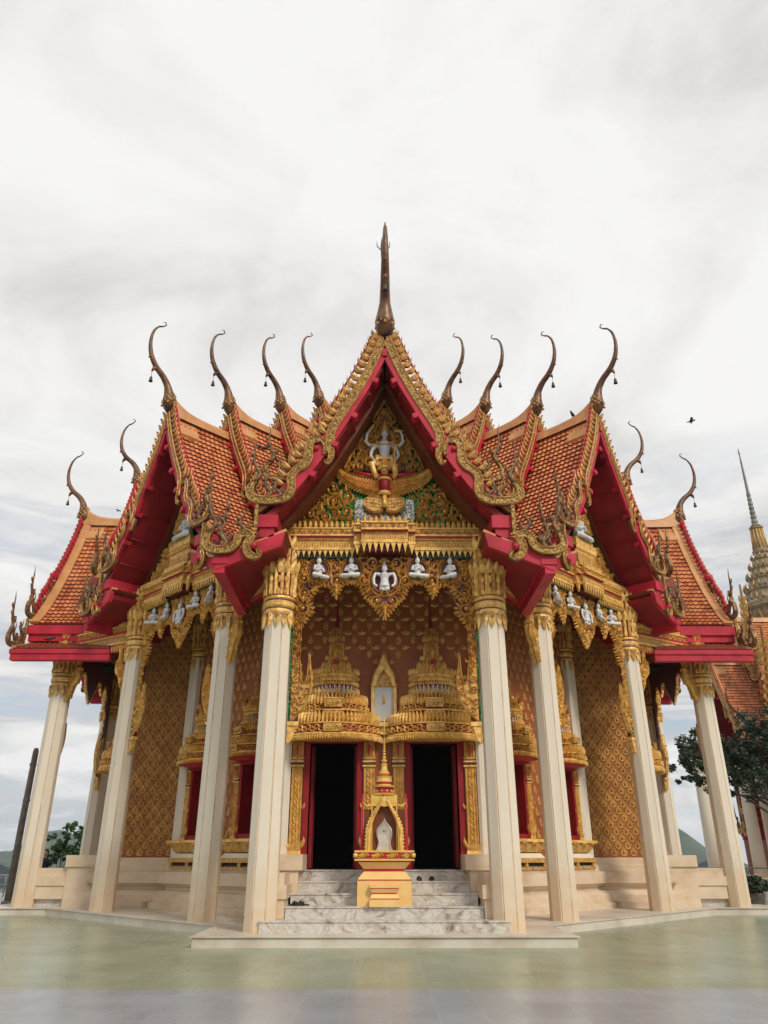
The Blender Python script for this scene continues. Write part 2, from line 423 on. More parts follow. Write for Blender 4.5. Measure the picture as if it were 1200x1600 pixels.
def smooth_path(pts, k=3):
    out = []
    for i in range(len(pts)-1):
        p0 = pts[max(i-1, 0)]; p1 = pts[i]; p2 = pts[i+1]; p3 = pts[min(i+2, len(pts)-1)]
        for j in range(k):
            t = j/k
            out.append(tuple(.5*(2*p1[a]+(-p0[a]+p2[a])*t+(2*p0[a]-5*p1[a]+4*p2[a]-p3[a])*t*t+(-p0[a]+3*p1[a]-3*p2[a]+p3[a])*t**3) for a in range(2)))
    out.append(pts[-1]); return out
def band(mb, path, wid, y0, y1, mat, edge, sgs=(-1, 1)):
    """serpent-like board following a path in the gable plane, bevelled, with a raised rim"""
    n = len(path)
    for sg in sgs:
        V = []; F = []; FE = []; FB = []
        for i, (x, z) in enumerate(path):
            a = path[max(i-1, 0)]; b = path[min(i+1, n-1)]; dx, dz = b[0]-a[0], b[1]-a[1]; L = hypot(dx, dz) or 1
            nx, nz = -dz/L, dx/L; w = wid(i/(n-1))/2
            for (o, y) in ((-w, y1), (-w, y0+.02), (-w*.78, y0), (-w*.62, y0+.025), (w*.62, y0+.025), (w*.78, y0), (w, y0+.02), (w, y1)):
                V.append((sg*(x+nx*o), y, z+nz*o))
        for i in range(n-1):
            o = 8*i
            for k in range(8):
                f = (o+k, o+8+k, o+8+(k+1) % 8, o+(k+1) % 8)
                (F if k == 3 else FB if k in (0, 6, 7) else FE).append(f)
        mb.add(V, F, mat); mb.add(V, FE, edge); mb.add(V, FB, 'crest')
        mb.add(V[-8:], [tuple(range(8))], edge); mb.add(V[:8], [tuple(range(8))], edge)
def flame_plate(mb, x, z, ang, ln, wd, curl, y0, y1, mat, n=5, sg=1, back=None):
    """flat flame tooth cut from board, tapering and curling to a tip"""
    L = []; R = []; a = ang; px, pz = x, z
    for i in range(n+1):
        t = i/n; w = wd*(.45+.75*sin(pi*min(1, t*1.5)) if t < .6 else (1-t)*.95)*.5+.004
        nx, nz = -sin(a), cos(a)
        L.append((px+nx*w, pz+nz*w)); R.append((px-nx*w, pz-nz*w))
        a = ang+curl*t; px += cos(a)*ln/n; pz += sin(a)*ln/n
    V = []; F = []
    for i in range(n+1):
        cx_, cz_ = (L[i][0]+R[i][0])/2, (L[i][1]+R[i][1])/2
        V += [(sg*L[i][0], y1, L[i][1]), (sg*L[i][0], y0+.02, L[i][1]), (sg*cx_, y0-.01, cz_), (sg*R[i][0], y0+.02, R[i][1]), (sg*R[i][0], y1, R[i][1])]
    for i in range(n):
        o = 5*i; F += [(o+k, o+5+k, o+5+(k+1) % 5, o+(k+1) % 5) for k in range(5)]
    bm_ = back or mat
    mb.add(V, [f for i, f in enumerate(F) if i % 5 in (1, 2)], mat); mb.add(V, [f for i, f in enumerate(F) if i % 5 not in (1, 2)], bm_); mb.add(V[:5], [(0, 1, 2, 3, 4)], bm_); mb.add(V[-5:], [(4, 3, 2, 1, 0)], bm_)
def spike(mb, x, z, h, y, mat, sg, lean=0.0, back=None):
    """tall barbed crest of a serpent head at the end of an eave"""
    pts = [(x, z), (x-.07, z+.14*h), (x-.02, z+.27*h), (x+.05, z+.42*h), (x+.03+lean*.4, z+.62*h), (x+lean*.7, z+.82*h), (x+.02+lean, z+h)]
    P_ = smooth_path(pts, 3); n = len(P_)
    mb.tube([(sg*p[0], y, p[1]) for p in P_], [max(.006, .055*(1-i/(n-1))**.7) for i in range(n)], mat, 6, True, True, .8)
    for k in (5, 8, 11):
        p = P_[min(k, n-1)]
        flame_plate(mb, p[0]+.02, p[1], .7, .13, .05, 1.2, y-.02, y+.02, mat, 3, sg)
    flame_plate(mb, x-.05, z+.2*h, 2.5, .22, .07, -1.6, y-.03, y+.03, mat, 4, sg)

def gable_roof(y0, length, dz, main=True, skirt=True, eave_len=None, name='gable_roof', vw=.42, fin_s=.78, bw=.13, inner=None):
    """one telescoping roof tier; returns the tile mesh with its sub-parts"""
    ye = y0+length
    prof = [(x, z+dz) for x, z in PROF]; sk = [(x, z+dz) for x, z in SKIRT]
    r = MB(['tile', 'tile_edge', 'ochre']); r.tint = []
    strip(r, off(prof, -.02), y0+.05, ye, 'tile_edge')
    tiles(r, [p for p in prof], y0+vw-.02, ye)
    shell(r, prof, .0, .075, y0+.02, y0+vw, 'ochre')
    pf = off(prof, .075); 
    for sg in (-1, 1):
        r.prism([(sg*.02, 10.72+dz), (sg*.02, 10.2+dz), (sg*.28, 10.02+dz), (sg*.34, 10.12+dz)], y0+vw-.02, y0+.72, 'ochre'); r.tint += [0]*6
    if skirt:
        strip(r, off(sk, -.02), y0+.05, y0+(eave_len or 2.6), 'tile_edge')
        tiles(r, sk, y0+.14, y0+(eave_len or 2.6))
        shell(r, sk, .0, .05, y0+.02, y0+.16, 'ochre')
    r.tint += [0]*(len(r.f)-len(r.tint))
    ro = r.build(name, temple)
    # ridge beam sweeping up into the finial
    b = MB(['ochre'])
    ys = [y0-.02, y0+.12, y0+.3, y0+.5, y0+.75, y0+1.05, ye]
    up = [.42, .26, .14, .06, .02, 0, 0]; V = []; F = []
    for y, u in zip(ys, up):
        for (x, z) in ((-.15, -.16), (-.10, .06), (-.05, .12), (.05, .12), (.10, .06), (.15, -.16)): V.append((x*(1 if u < .2 else .8), y, 10.78+dz+z+(u if z > 0 else u*.1)))
    for i in range(len(ys)-1):
        for k in range(5): F.append((6*i+k, 6*i+6+k, 6*i+7+k, 6*i+k+1))
    F += [(0, 1, 2, 3, 4, 5), tuple(range(len(V)-1, len(V)-7, -1))]
    b.add(V, F, 'ochre'); b.build('ridge_beam', ro)
    # red underside with seams and purlins
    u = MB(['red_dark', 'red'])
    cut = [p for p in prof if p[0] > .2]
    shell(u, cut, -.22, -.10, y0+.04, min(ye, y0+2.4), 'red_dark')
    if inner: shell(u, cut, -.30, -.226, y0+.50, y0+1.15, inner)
    pts = resample(cut, .62)
    for i, p in enumerate(pts[1:-1]):
        for sg in (-1, 1):
            n_ = normals2(pts)[i+1]; q = (p.x-n_.x*.25, p.y-n_.y*.25)
            u.box(sg*q[0]-.03, sg*q[0]+.03, y0+.05, y0+1.1, q[1]+.015, q[1]+.05, 'red_dark')
    for i, t in enumerate((.4, .8, 1.15, 1.55)):                # purlin ends showing as bright blocks under the barge
        for sg in (-1, 1):
            x = t; z = [q for q in prof]
            for a, c in zip(z, z[1:]):
                if a[0] <= t <= c[0]: zz = a[1]+(c[1]-a[1])*(t-a[0])/(c[0]-a[0])
            ca, sa = cos(sg*.45), sin(sg*.45)
            pl = [(sg*(x-.22)+dx*ca-dz_*sa, zz-.12+dx*sa+dz_*ca) for dx, dz_ in ((-.055, -.05), (.055, -.05), (.055, .05), (-.055, .05))]
            u.prism(pl, y0-.10, y0+.10, 'red')
    u.box(-.05, .05, y0-.08, y0+.2, 10.25+dz, 10.42+dz, 'red')
    u.build('soffit', ro)
    # red eave beams with stepped fascia
    L = y0+(eave_len or 2.6)
    for sg in (-1, 1):
        e = MB(['red'])
        for (xa, xb, za, zb, ya) in ((1.92, 2.30, 6.56, 6.80, y0-.02), (1.98, 2.24, 6.38, 6.56, y0+.02)) if skirt else ((1.98, 2.30, 6.6, 6.80, y0),):
            e.box(min(sg*xa, sg*xb), max(sg*xa, sg*xb), ya, L, za+dz, zb+dz, 'red')
        if skirt:
            for (xa, xb, za, zb, ya) in ((2.74, 3.02, 5.86, 5.975, y0-.02), (2.80, 2.99, 5.70, 5.86, y0+.01)):
                e.box(min(sg*xa, sg*xb), max(sg*xa, sg*xb), ya, L, za+dz, zb+dz, 'red')
            # raking red boards under the skirt barge
            e.prism([(sg*1.78, 6.48+dz), (sg*3.0, 5.98+dz), (sg*2.96, 5.75+dz), (sg*1.84, 6.2+dz)], y0+.0, y0+.10, 'red')
            e.prism([(sg*1.80, 6.38+dz), (sg*2.9, 5.93+dz), (sg*2.88, 5.83+dz), (sg*1.84, 6.28+dz)], y0+.1, L, 'red_dark')
        e.build('eave_beam', ro)
    # bargeboards, one on each side
    for sg in (-1, 1):
      g = MB(['goldmos', 'gold_deep', 'gold', 'red', 'grey_old'])
      A = smooth_path([(x, z+dz) for x, z in BARGE_A], 4); B = smooth_path([(x, z+dz) for x, z in BARGE_B], 4); C = smooth_path([(x, z+dz) for x, z in BARGE_C], 4)
      ya, yb = y0-.085, y0-.0
      band(g, A, lambda t: bw if t < .62 else bw*(1-(t-.62)/.38*.75), ya, yb, 'goldmos', 'gold_deep', (sg,))
      band(g, B, lambda t: (bw*.4+t*bw*.6 if t < .12 else bw*.92) if t < .82 else bw*.92-.55*bw*(t-.82)/.18, ya-.02, yb, 'goldmos', 'gold_deep', (sg,))
      # red pan between barge and tiles
      shell(g, [p for p in prof if p[0] < 2.2], -.20, .05, y0-.05, y0+.03, 'red', (sg,))
      if True:
          k = 0; acc = 0; last = None; tips = []
          pts = resample([(x, z+dz) for x, z in [(.10, 10.72), (.36, 10.04), (.61, 9.5), (.88, 9.0), (1.1, 8.62)]], .185); nn = normals2(pts)
          for i, p in enumerate(pts):
              n_ = nn[i]; a = atan2(n_.y, n_.x)
              flame_plate(g, p.x, p.y, a-.25, .27, .10, 1.5, ya+.02, ya+.08, 'gold_deep', 7, sg, 'red')
              tips.append((sg*(p.x+n_.x*.19), ya+.105, p.y+n_.y*.19))
          g.tube(tips, .016, 'red', 5)
          pts = [(1.20, 8.54), (1.34, 8.48), (1.48, 8.36), (1.56, 8.18), (1.63, 8.02), (1.72, 7.9), (1.82, 7.78), (1.89, 7.62), (1.93, 7.45), (2.05, 7.3)]
          for i, (x, z) in enumerate(pts):
              flame_plate(g, x-.08, z+dz-.05, .6-.035*i, .29, .078, 1.5, ya+.02, ya+.09, 'gold_deep', 7, sg, 'red')
          spike(g, 2.36, 7.44+dz, .95, y0-.07, 'crest', sg, .08)
          spike(g, 2.14, 7.12+dz, .62, y0-.05, 'crest', sg, .0)
          spike(g, 1.96, 7.12+dz, .48, y0-.05, 'crest', sg, .0)
          g.ball((sg*1.29, ya+.02, 8.14+dz), .055, 'red', 6, 5)
          if skirt:
              spike(g, 3.08, 6.46+dz, .98, y0-.07, 'crest', sg, .1)
              spike(g, 2.86, 6.16+dz, .55, y0-.05, 'crest', sg, 0)
              spike(g, 2.54, 6.40+dz, .5, y0-.05, 'crest', sg, -.04)
              g.box(sg*2.30-.03, sg*2.30+.03, y0-.09, y0-.02, 6.40+dz, 6.98+dz, 'goldmos')
              g.ball((sg*2.30, ya, 6.17+dz), .07, 'red', 6, 5)
      if skirt: band(g, C, lambda t: bw*.3+bw*.55*min(1, t*5) if t < .85 else bw*.85-.5*bw*(t-.85)/.15, ya-.02, yb, 'goldmos', 'gold_deep', (sg,))
      g.build('bargeboard', ro)
    # horn finial
    f = MB(['horn', 'gold_deep']); fs = fin_s
    cp = [(0, -.12), (.05, .02), (.10, .18), (.13, .34), (.20, .58), (.36, .80), (.58, .99), (.76, 1.28), (.83, 1.66), (.78, 2.02), (.66, 2.22)]
    rr = [.12, .19, .205, .17, .115, .10, .092, .078, .06, .042, .026]
    rr = [q*(fs if i > 2 else (1+fs)/2) for i, q in enumerate(rr)]; hp = smooth_path(cp, 3); hr = []
    for i in range(len(rr)-1):
        for j in range(3): hr.append(rr[i]+(rr[i+1]-rr[i])*j/3)
    hr.append(rr[-1])
    zb = 10.90+dz
    f.tube([(0, y0+.02-o, zb+z) for o, z in hp], hr, 'horn', 8, True, True, 1.0)
    f.tube([(0, y0+.02-.66, zb+2.22), (0, y0+.02-.56, zb+2.27), (0, y0+.02-.47, zb+2.36), (0, y0+.02-.50, zb+2.43), (0, y0+.02-.56, zb+2.42)], [.024, .02, .018, .015, .008], 'horn', 6)
    f.tube([(0, y0-.52, zb+.97), (0, y0-.62, zb+.90), (0, y0-.66, zb+.80)], [.06, .05, .015], 'horn', 6)
    f.tube([(0, y0-.74, zb+1.24), (0, y0-.80, zb+1.16)], [.05, .01], 'horn', 6)
    for k in range(5):
        for a in range(7): f.ball((.185*(1-.09*k)*sin(a*.9+k*.45), y0+.02-.09-.185*(1-.09*k)*cos(a*.9+k*.45), zb+.06+.075*k), .035, 'gold_deep', 5, 4)
    fo = f.build('roof_finial', ro)
    bl = MB(['bell'])
    bl.tube([(0, y0-.65, zb+.80), (0, y0-.65, zb+.66)], .006, 'bell', 4)
    bl.lathe([(.006, zb+.66), (.03, zb+.63), (.04, zb+.56), (.055, zb+.50), (.0, zb+.47)], 'bell', 0, y0-.65, 8, smooth=True)
    bl.build('finial_bell', ro)
    return ro

side_roof = gable_roof(-1.02, 1.9, 0, eave_len=2.5, vw=.27, bw=.12)
axial_roofs = [(gable_roof(-1.02, 1.9, 0, eave_len=2.5, fin_s=.98, bw=.175, inner='brown'), RA, 0.0), (gable_roof(.51, 7.6, 1.24, skirt=False, eave_len=1.2), RA, 0.0)]
diag_roofs = [gable_roof(-1.0, 2.1, 0, eave_len=3.4, vw=.2), None, None, None]
diag_steps = [(-1.0, 0), (.76, .73), (2.47, 1.55), (3.91, 2.40)]
diag_roofs[1] = gable_roof(.76, 2.0, .73, skirt=False, eave_len=1.2, vw=.2)
diag_roofs[2] = gable_roof(2.47, 1.8, 1.55, skirt=False, eave_len=1.0, vw=.2)
diag_roofs[3] = gable_roof(3.91, 2.6, 2.40, skirt=False, eave_len=1.0, vw=.2)
for o, R, dz in axial_roofs: place(o, 0, R, dz)
place(side_roof, 90, RA); place(copy_tree(side_roof, temple), -90, RA)
for a in (90, -90): place(copy_tree(axial_roofs[1][0], temple), a, RA)
DZR = .68
for o in diag_roofs:
    place(o, 45, RD, DZR)
    c = copy_tree(o, temple); place(c, -45, RD, DZR)
for a in (135, -135):                                     # rear arms: their eaves show through the side porches
    c = copy_tree(diag_roofs[0], temple); place(c, a, RD, DZR)

lr = MB(['bell'])
for sg, w_ in ((-1, .17), (1, .10)):
    lr.tube([(0, -9.86, 12.60), (sg*w_*.6, -9.86, 12.62), (sg*w_*.95, -9.86, 12.70), (sg*w_, -9.86, 12.84)], [.012, .012, .010, .004], 'bell', 5)
lr.tube([(-.06, -9.86, 12.35), (-.07, -9.86, 12.7), (-.065, -9.86, 12.95)], [.02, .024, .004], 'bell', 5); lr.tube([(-.06, -9.86, 12.35), (0, -9.7, 12.30)], .012, 'bell', 5)
lr.build('lightning_rod', temple)

# ------------------------------------------------------------------ figures
def figure_mesh(kind, name, mat='white'):
    """seated adoring figure / half figure: tubes fused into one continuous skin"""
    b = MB([mat])
    b.tube([(0, 0, .05), (0, 0, .12), (0, -.005, .2), (0, 0, .28), (0, 0, .315)], [.10, .082, .07, .10, .06], mat, 10)
    b.tube([(0, 0, .31), (0, 0, .36)], [.03, .028], mat, 8)
    b.ball((0, -.008, .40), .062, mat, 10, 8, .88, .95, 1.12)
    b.ball((0, -.058, .398), .012, mat, 6, 4)
    b.tube([(0, 0, .43), (0, 0, .47), (0, 0, .51), (0, 0, .57)], [.046, .036, .018, .004], mat, 8)
    for s in (-1, 1):
        b.ball((s*.045, 0, .40), .014, mat, 6, 4, .6, .8, 1.4)
        if kind == 'pray':
            b.tube([(s*.085, 0, .29), (s*.13, -.03, .19), (s*.06, -.09, .17), (s*.012, -.10, .22)], [.030, .026, .022, .018], mat, 8)
            b.tube([(s*.05, .0, .07), (s*.14, -.05, .07), (s*.19, -.08, .06), (s*.07, -.12, .045), (-s*.03, -.13, .04)], [.055, .052, .045, .035, .025], mat, 8)
        else:
            b.tube([(s*.09, 0, .29), (s*.17, -.01, .30), (s*.20, -.02, .20), (s*.19, -.03, .10), (s*.16, -.05, .06)], [.034, .032, .028, .024, .02], mat, 8)
            b.ball((s*.15, -.055, .055), .028, mat, 6, 5)
            b.tube([(s*.03, 0, .07), (s*.05, -.01, -.02)], [.06, .05], mat, 8)
    o = b.build(name); md = o.modifiers.new('r', 'REMESH'); md.mode = 'VOXEL'; md.voxel_size = .009; md.use_smooth_shade = True
    dg = bpy.context.evaluated_depsgraph_get(); me = bpy.data.meshes.new_from_object(o.evaluated_get(dg))
    old = o.data; bpy.data.objects.remove(o); bpy.data.meshes.remove(old)
    me.name = name; return me
FIG_PRAY = figure_mesh('pray', 'deity_figure'); FIG_ARMS = figure_mesh('arms', 'deity_figure')
def put_figure(me, parent, x, y, z, s=1.0, rz=0, name='deity_figure'):
    o = bpy.data.objects.new(name, me); COL.objects.link(o); o.parent = parent
    o.location = (x, y, z); o.scale = (s, s, s); o.rotation_euler = (0, 0, rz); return o

# ------------------------------------------------------------------ facade of one arm
P0 = plane_at(0)
def lotus_ring(mb, cx, cy, z, r, n, ln, wd, down, mat, out=.02):
    for k in range(n):
        a = 2*pi*k/n
        def P(u, w, d, a=a):
            rr = r+d+out*(w-z)/ln*(1 if not down else -1)
            return (cx+rr*sin(a)+u*cos(a), cy-rr*cos(a)+u*sin(a), w)
        mb.leaf(0, z, -pi/2 if down else pi/2, ln, wd, 0, .03, mat, P, 4, .01)
def make_capital(neck):
    c = MB(['gold', 'gold_deep', 'purple', 'red'])
    z = neck
    c.lathe([(.265, z-.02, 'gold'), (.285, z+.02, 'gold'), (.275, z+.07, 'purple'), (.275, z+.095, 'gold'), (.30, z+.13, 'gold'), (.30, z+.2, 'gold'), (.275, z+.225, 'purple'), (.275, z+.25, 'gold'), (.30, z+.27, 'gold'), (.29, z+.31, 'gold'), (.24, z+.33, 'red'), (.25, z+.8, 'red'), (.30, z+.84, 'red'), (.23, z+.86, 'red'), (.24, z+1.28, 'red'), (.30, z+1.34, 'red'), (.2, z+1.36)], 'gold', 0, 0, 16, smooth=False)
    lotus_ring(c, 0, 0, z-.0, .262, 12, .28, .12, True, 'gold')
    lotus_ring(c, 0, 0, z+.02, .272, 12, .17, .09, True, 'gold_deep')
    for (z0, z1, r0, r1, n) in ((z+.33, z+.84, .265, .285, 16), (z+.86, z+1.34, .245, .275, 16)):
        for k in range(n):
            a = 2*pi*(k+.5)/n
            c.tube([(r0*sin(a), -r0*cos(a), z0), (r1*sin(a)*1.0, -r1*cos(a), z1)], .046, 'gold' if k % 2 else 'gold_deep', 5, False)
        lotus_ring(c, 0, 0, z1-.10, r1+.02, 14, .24, .15, False, 'gold', .05); lotus_ring(c, 0, 0, z1-.06, r1+.0, 14, .26, .12, False, 'gold_deep', .06)
        lotus_ring(c, 0, 0, z1-.16, r1+.02, 12, .14, .10, True, 'gold', .0)
        lotus_ring(c, 0, 0, z0, r0+.02, 12, .13, .10, False, 'gold', .02)
    return c
def make_column(neck, z0=.15):
    k = MB(['cream']); n = 8; r = .252; V = []
    lev = [(r+.012, z0), (r+.006, z0+1.6), (r, z0+3), (r-.006, neck)]
    # octagon with slightly dished chamfers: grooves between the faces
    for rr, z in lev:
        for i in range(n):
            a = 2*pi*(i+.5)/n
            for da, q in ((-.055, 1), (0, .95), (.055, 1)): V.append((rr*q*cos(a+da), rr*q*sin(a+da), z))
    F = []
    for j in range(len(lev)-1):
        for i in range(24): F.append((24*j+i, 24*j+(i+1) % 24, 24*j+24+(i+1) % 24, 24*j+24+i))
    k.add(V, [f for i, f in enumerate(F) if i % 3 == 2], 'cream'); k.add(V, [f for i, f in enumerate(F) if i % 3 != 2], 'plinth'); k.add(V[:24], [tuple(range(23, -1, -1))], 'cream')
    o = k.build('column', temple); make_capital(neck).build('capital', o); return o

LACE = [(-1.6, 6.40), (-1.6, 5.35), (-1.55, 5.02), (-1.40, 5.24), (-1.33, 5.40), (-1.44, 5.55), (-1.30, 5.70), (-1.24, 5.84), (-1.02, 5.84), (-.91, 5.60), (-.80, 5.86), (-.55, 5.90), (-.42, 5.80), (-.36, 5.62), (-.18, 5.42), (0, 5.18)]
LACE = LACE + [(-x, z) for x, z in reversed(LACE[:-1])]
def make_screen():
    b = MB(['gold', 'red_shade', 'gold_deep'])
    inset = [(x*.985, z+(.035 if z < 6.3 else 0)) for x, z in LACE]
    b.prism(inset, .0, .05, 'red_shade')
    med = [(0, 5.92, .30), (.62, 6.13, .235), (1.24, 6.13, .235)]
    for (x, z, r) in med:
        for s in ((-1, 1) if x else (1,)):
            for rr, w, h in ((r, .055, .05), (r*.80, .03, .035)):
                n = 26
                b.ribbon([(s*x+rr*cos(2*pi*i/n), z+rr*1.03*sin(2*pi*i/n)) for i in range(n+1)], w, h, 'gold', P0, .02)
            for k in range(9):
                a = -pi*.15+pi*1.3*k/8
                b.leaf(s*x+r*cos(a), z+r*sin(a), a+.5*s, r*.45, .06, s*.9, .04, 'gold', P0, 4)
    holes = [(x, z, r*1.02) for x, z, r in med]
    fill_scrolls(b, LACE, [.15, .115, .085, .06, .042], 'gold', P0, .085, 11, True, holes, lambda x, z: pi/2+(.3 if x > 0 else -.3), 1500, .02, .88, .62)
    # flame edging along the lower outline
    pts = resample(LACE[1:-1], .075); nn = normals2(pts)
    for p, n_ in zip(pts, nn):
        a = atan2(-n_.y, -n_.x)
        b.leaf(p.x+n_.x*.045, p.y+n_.y*.045, a+.25*(1 if p.x < 0 else -1), .11, .06, 0, .05, 'gold', P0, 4, .03)
    b.ribbon([(p.x+n_.x*.05, p.y+n_.y*.05) for p, n_ in zip(pts, nn)], .035, .05, 'gold_deep', P0, .03)
    for (x, z, l) in ((0, 5.42, .30), (.91, 5.80, .24), (-.91, 5.80, .24)):
        for k in range(3): b.leaf(x, z+.08-.06*k, -pi/2, l*(1-.2*k), .16-.04*k, 0, .05+.02*k, 'gold', P0, 5, .03)
    o = b.build('arch_screen', temple)
    put_figure(FIG_ARMS, o, 0, -.07, 5.72, 1.02)
    for s in (-1, 1):
        put_figure(FIG_PRAY, o, s*.62, -.06, 5.93, .9, s*.25); put_figure(FIG_PRAY, o, s*1.24, -.06, 5.92, .9, -s*.7)
    return o
def make_strip():
    """gilded strip running down the inner side of a column and ending in a flame"""
    res = []
    for s in (-1, 1):
        b = MB(['gold', 'red_shade', 'green', 'gold_deep'])
        X = lambda x: s*x
        b.box(min(X(1.685), X(1.655)), max(X(1.685), X(1.655)), -.02, .06, 3.15, 6.5, 'green')
        b.box(min(X(1.655), X(1.505)), max(X(1.655), X(1.505)), .0, .05, 3.3, 6.42, 'red_shade')
        z = 6.36; k = 0
        while z > 4.35:
            dr = 1 if k % 2 else -1
            b.spiral(X(1.58), z, .078, pi/2, 1.3, dr*s, .036, .05, 'gold', P0, .02)
            b.leaf(X(1.58+.05*dr), z-.06, pi/2+dr*s*.9, .17, .05, -dr*s*1.4, .05, 'gold', P0, 5, .02)
            b.leaf(X(1.58-.045*dr), z-.02, pi/2-dr*s*.5, .12, .04, dr*s*1.1, .045, 'gold', P0, 4, .02)
            z -= .105; k += 1
        for x in (1.655, 1.515): b.ribbon([(X(x), 6.4-.1*i) for i in range(27)], .02, .035, 'gold_deep', P0, .02)
        fl = [(1.64, 4.5), (1.50, 4.4), (1.50, 4.1), (1.44, 3.98), (1.36, 4.12), (1.34, 4.42), (1.27, 4.12), (1.28, 3.9), (1.34, 3.72), (1.42, 3.55), (1.52, 3.42), (1.60, 3.34), (1.64, 3.34)]
        b.prism([(X(x), z) for x, z in fl], -.012, .052, 'gold_deep')
        rg = random.Random(5); done = []
        for r in (.085, .06, .042):
            for _ in range(500):
                x = rg.uniform(1.26, 1.64); z = rg.uniform(3.34, 4.5)
                if not inside(fl, x, z) or edist(fl, x, z) < r*.7 or any(hypot(x-a, z-c) < (r+d)*.9 for a, c, d in done): continue
                done.append((x, z, r)); motif(b, X(x), z, r, s*(1 if rg.random() < .6 else -1), pi/2-s*.5*0+rg.uniform(-.4, .4), 'gold', P0, .06, .02)
        b.ribbon([(X(x), z) for x, z in smooth_path([(1.62, 3.36), (1.45, 3.52), (1.33, 3.76), (1.285, 4.0), (1.32, 4.25), (1.345, 4.55)], 3)], [.04]*13+[.03, .02, .008], .07, 'gold', P0, .02)
        b.ribbon([(X(x), z) for x, z in smooth_path([(1.50, 4.3), (1.49, 4.1), (1.43, 4.0), (1.37, 4.12), (1.345, 4.5)], 3)], .035, .06, 'gold', P0, .02)
        b.box(min(X(1.68), X(1.49)), max(X(1.68), X(1.49)), -.05, .06, 3.26, 3.33, 'gold')
        b.prism([(X(1.68), 3.26), (X(1.53), 3.26), (X(1.58), 3.05), (X(1.64), 2.98), (X(1.68), 2.98)], -.03, .06, 'gold')
        res.append(b.build('column_border', temple))
    return res
def make_cornice():
    b = MB(['gold', 'gold_deep', 'red', 'green', 'gold_dull'])
    W = 1.98
    def seg(x0, x1, y):      # one run of the stepped cornice, its front face at y
        b.box(x0, x1, y+.12, .3, 6.41, 6.54, 'green_shade')
        b.box(x0, x1, y+.03, .3, 6.54, 6.595, 'gold'); b.box(x0, x1, y+.06, .3, 6.595, 6.75, 'gold_dull')
        b.box(x0, x1, y+.03, .3, 6.75, 6.775, 'gold'); b.box(x0, x1, y+.01, .3, 6.775, 6.81, 'red'); b.box(x0, x1, y-.02, .3, 6.81, 6.84, 'gold')
        b.box(x0, x1, y+.02, .3, 6.84, 6.965, 'gold_deep'); b.box(x0, x1, y-.0, .3, 6.965, 6.99, 'gold')
        Pf = plane_at(y+.02); n = max(2, round((x1-x0)/.105)); st = (x1-x0)/n
        for i in range(n):
            x = x0+(i+.5)*st
            b.leaf(x, 6.985, pi/2, .16, .085, 0, .03, 'gold', Pf, 4, .02)                    # crest of flames
            b.prism([(x-st*.46, 6.55), (x-st*.2, 6.48), (x, 6.41), (x+st*.2, 6.48), (x+st*.46, 6.55)], y+.05, y+.10, 'gold')      # drip pendants
            b.spiral(x, 6.90, .045, 0, 1.2, 1 if i % 2 else -1, .024, .03, 'gold', Pf, .01)
            b.leaf(x+.04, 6.87, .6 if i % 2 else 2.5, .08, .03, .5, .03, 'gold', Pf, 3, .01)
        n2 = round((x1-x0)/.05); st = (x1-x0)/n2
        for i in range(n2): b.leaf(x0+(i+.5)*st, 6.60, pi/2, .14, .045, 0, .02, 'gold', plane_at(y+.06), 3, .01)
    seg(-W, -.56, -.20); seg(.56, W, -.20)
    # projecting niche base in the middle
    k0 = len(b.v)
    def seg2(x0, x1, y):
        b.box(x0, x1, y+.02, .3, 6.74, 6.80, 'gold'); b.box(x0, x1, y+.05, .3, 6.80, 6.97, 'gold_dull'); b.box(x0, x1, y+.0, .3, 6.97, 6.985, 'red')
        b.box(x0, x1, y-.03, .3, 6.985, 7.02, 'gold'); b.box(x0, x1, y+.01, .3, 7.02, 7.13, 'gold_deep'); b.box(x0, x1, y-.02, .3, 7.13, 7.16, 'gold')
        b.box(x0+.06, x1-.06, y+.10, .3, 6.60, 6.74, 'red_shade')
        n = max(1, round((x1-x0)/.11)); st = (x1-x0)/n
        for i in range(n):
            x = x0+(i+.5)*st
            b.prism([(x-st*.46, 6.75), (x-st*.2, 6.65), (x, 6.54), (x+st*.2, 6.65), (x+st*.46, 6.75)], y+.03, y+.08, 'gold'); b.spiral(x, 7.075, .042, 0, 1.2, 1 if i % 2 else -1, .022, .03, 'gold', plane_at(y+.01), .01)
            b.leaf(x, 7.15, pi/2, .15, .085, 0, .03, 'gold', plane_at(y+.02), 4, .02)
        n2 = round((x1-x0)/.05); st = (x1-x0)/n2
        for i in range(n2): b.leaf(x0+(i+.5)*st, 6.81, pi/2, .14, .045, 0, .02, 'gold', plane_at(y+.05), 3, .01)
    seg2(-.44, .44, -.40)
    for s in (-1, 1): seg2(*( (-.58, -.443) if s < 0 else (.443, .58)), -.30)
    b.v = [(x, y, z-(.07 if i < k0 else .20)) for i, (x, y, z) in enumerate(b.v)]
    return b.build('cornice', temple)

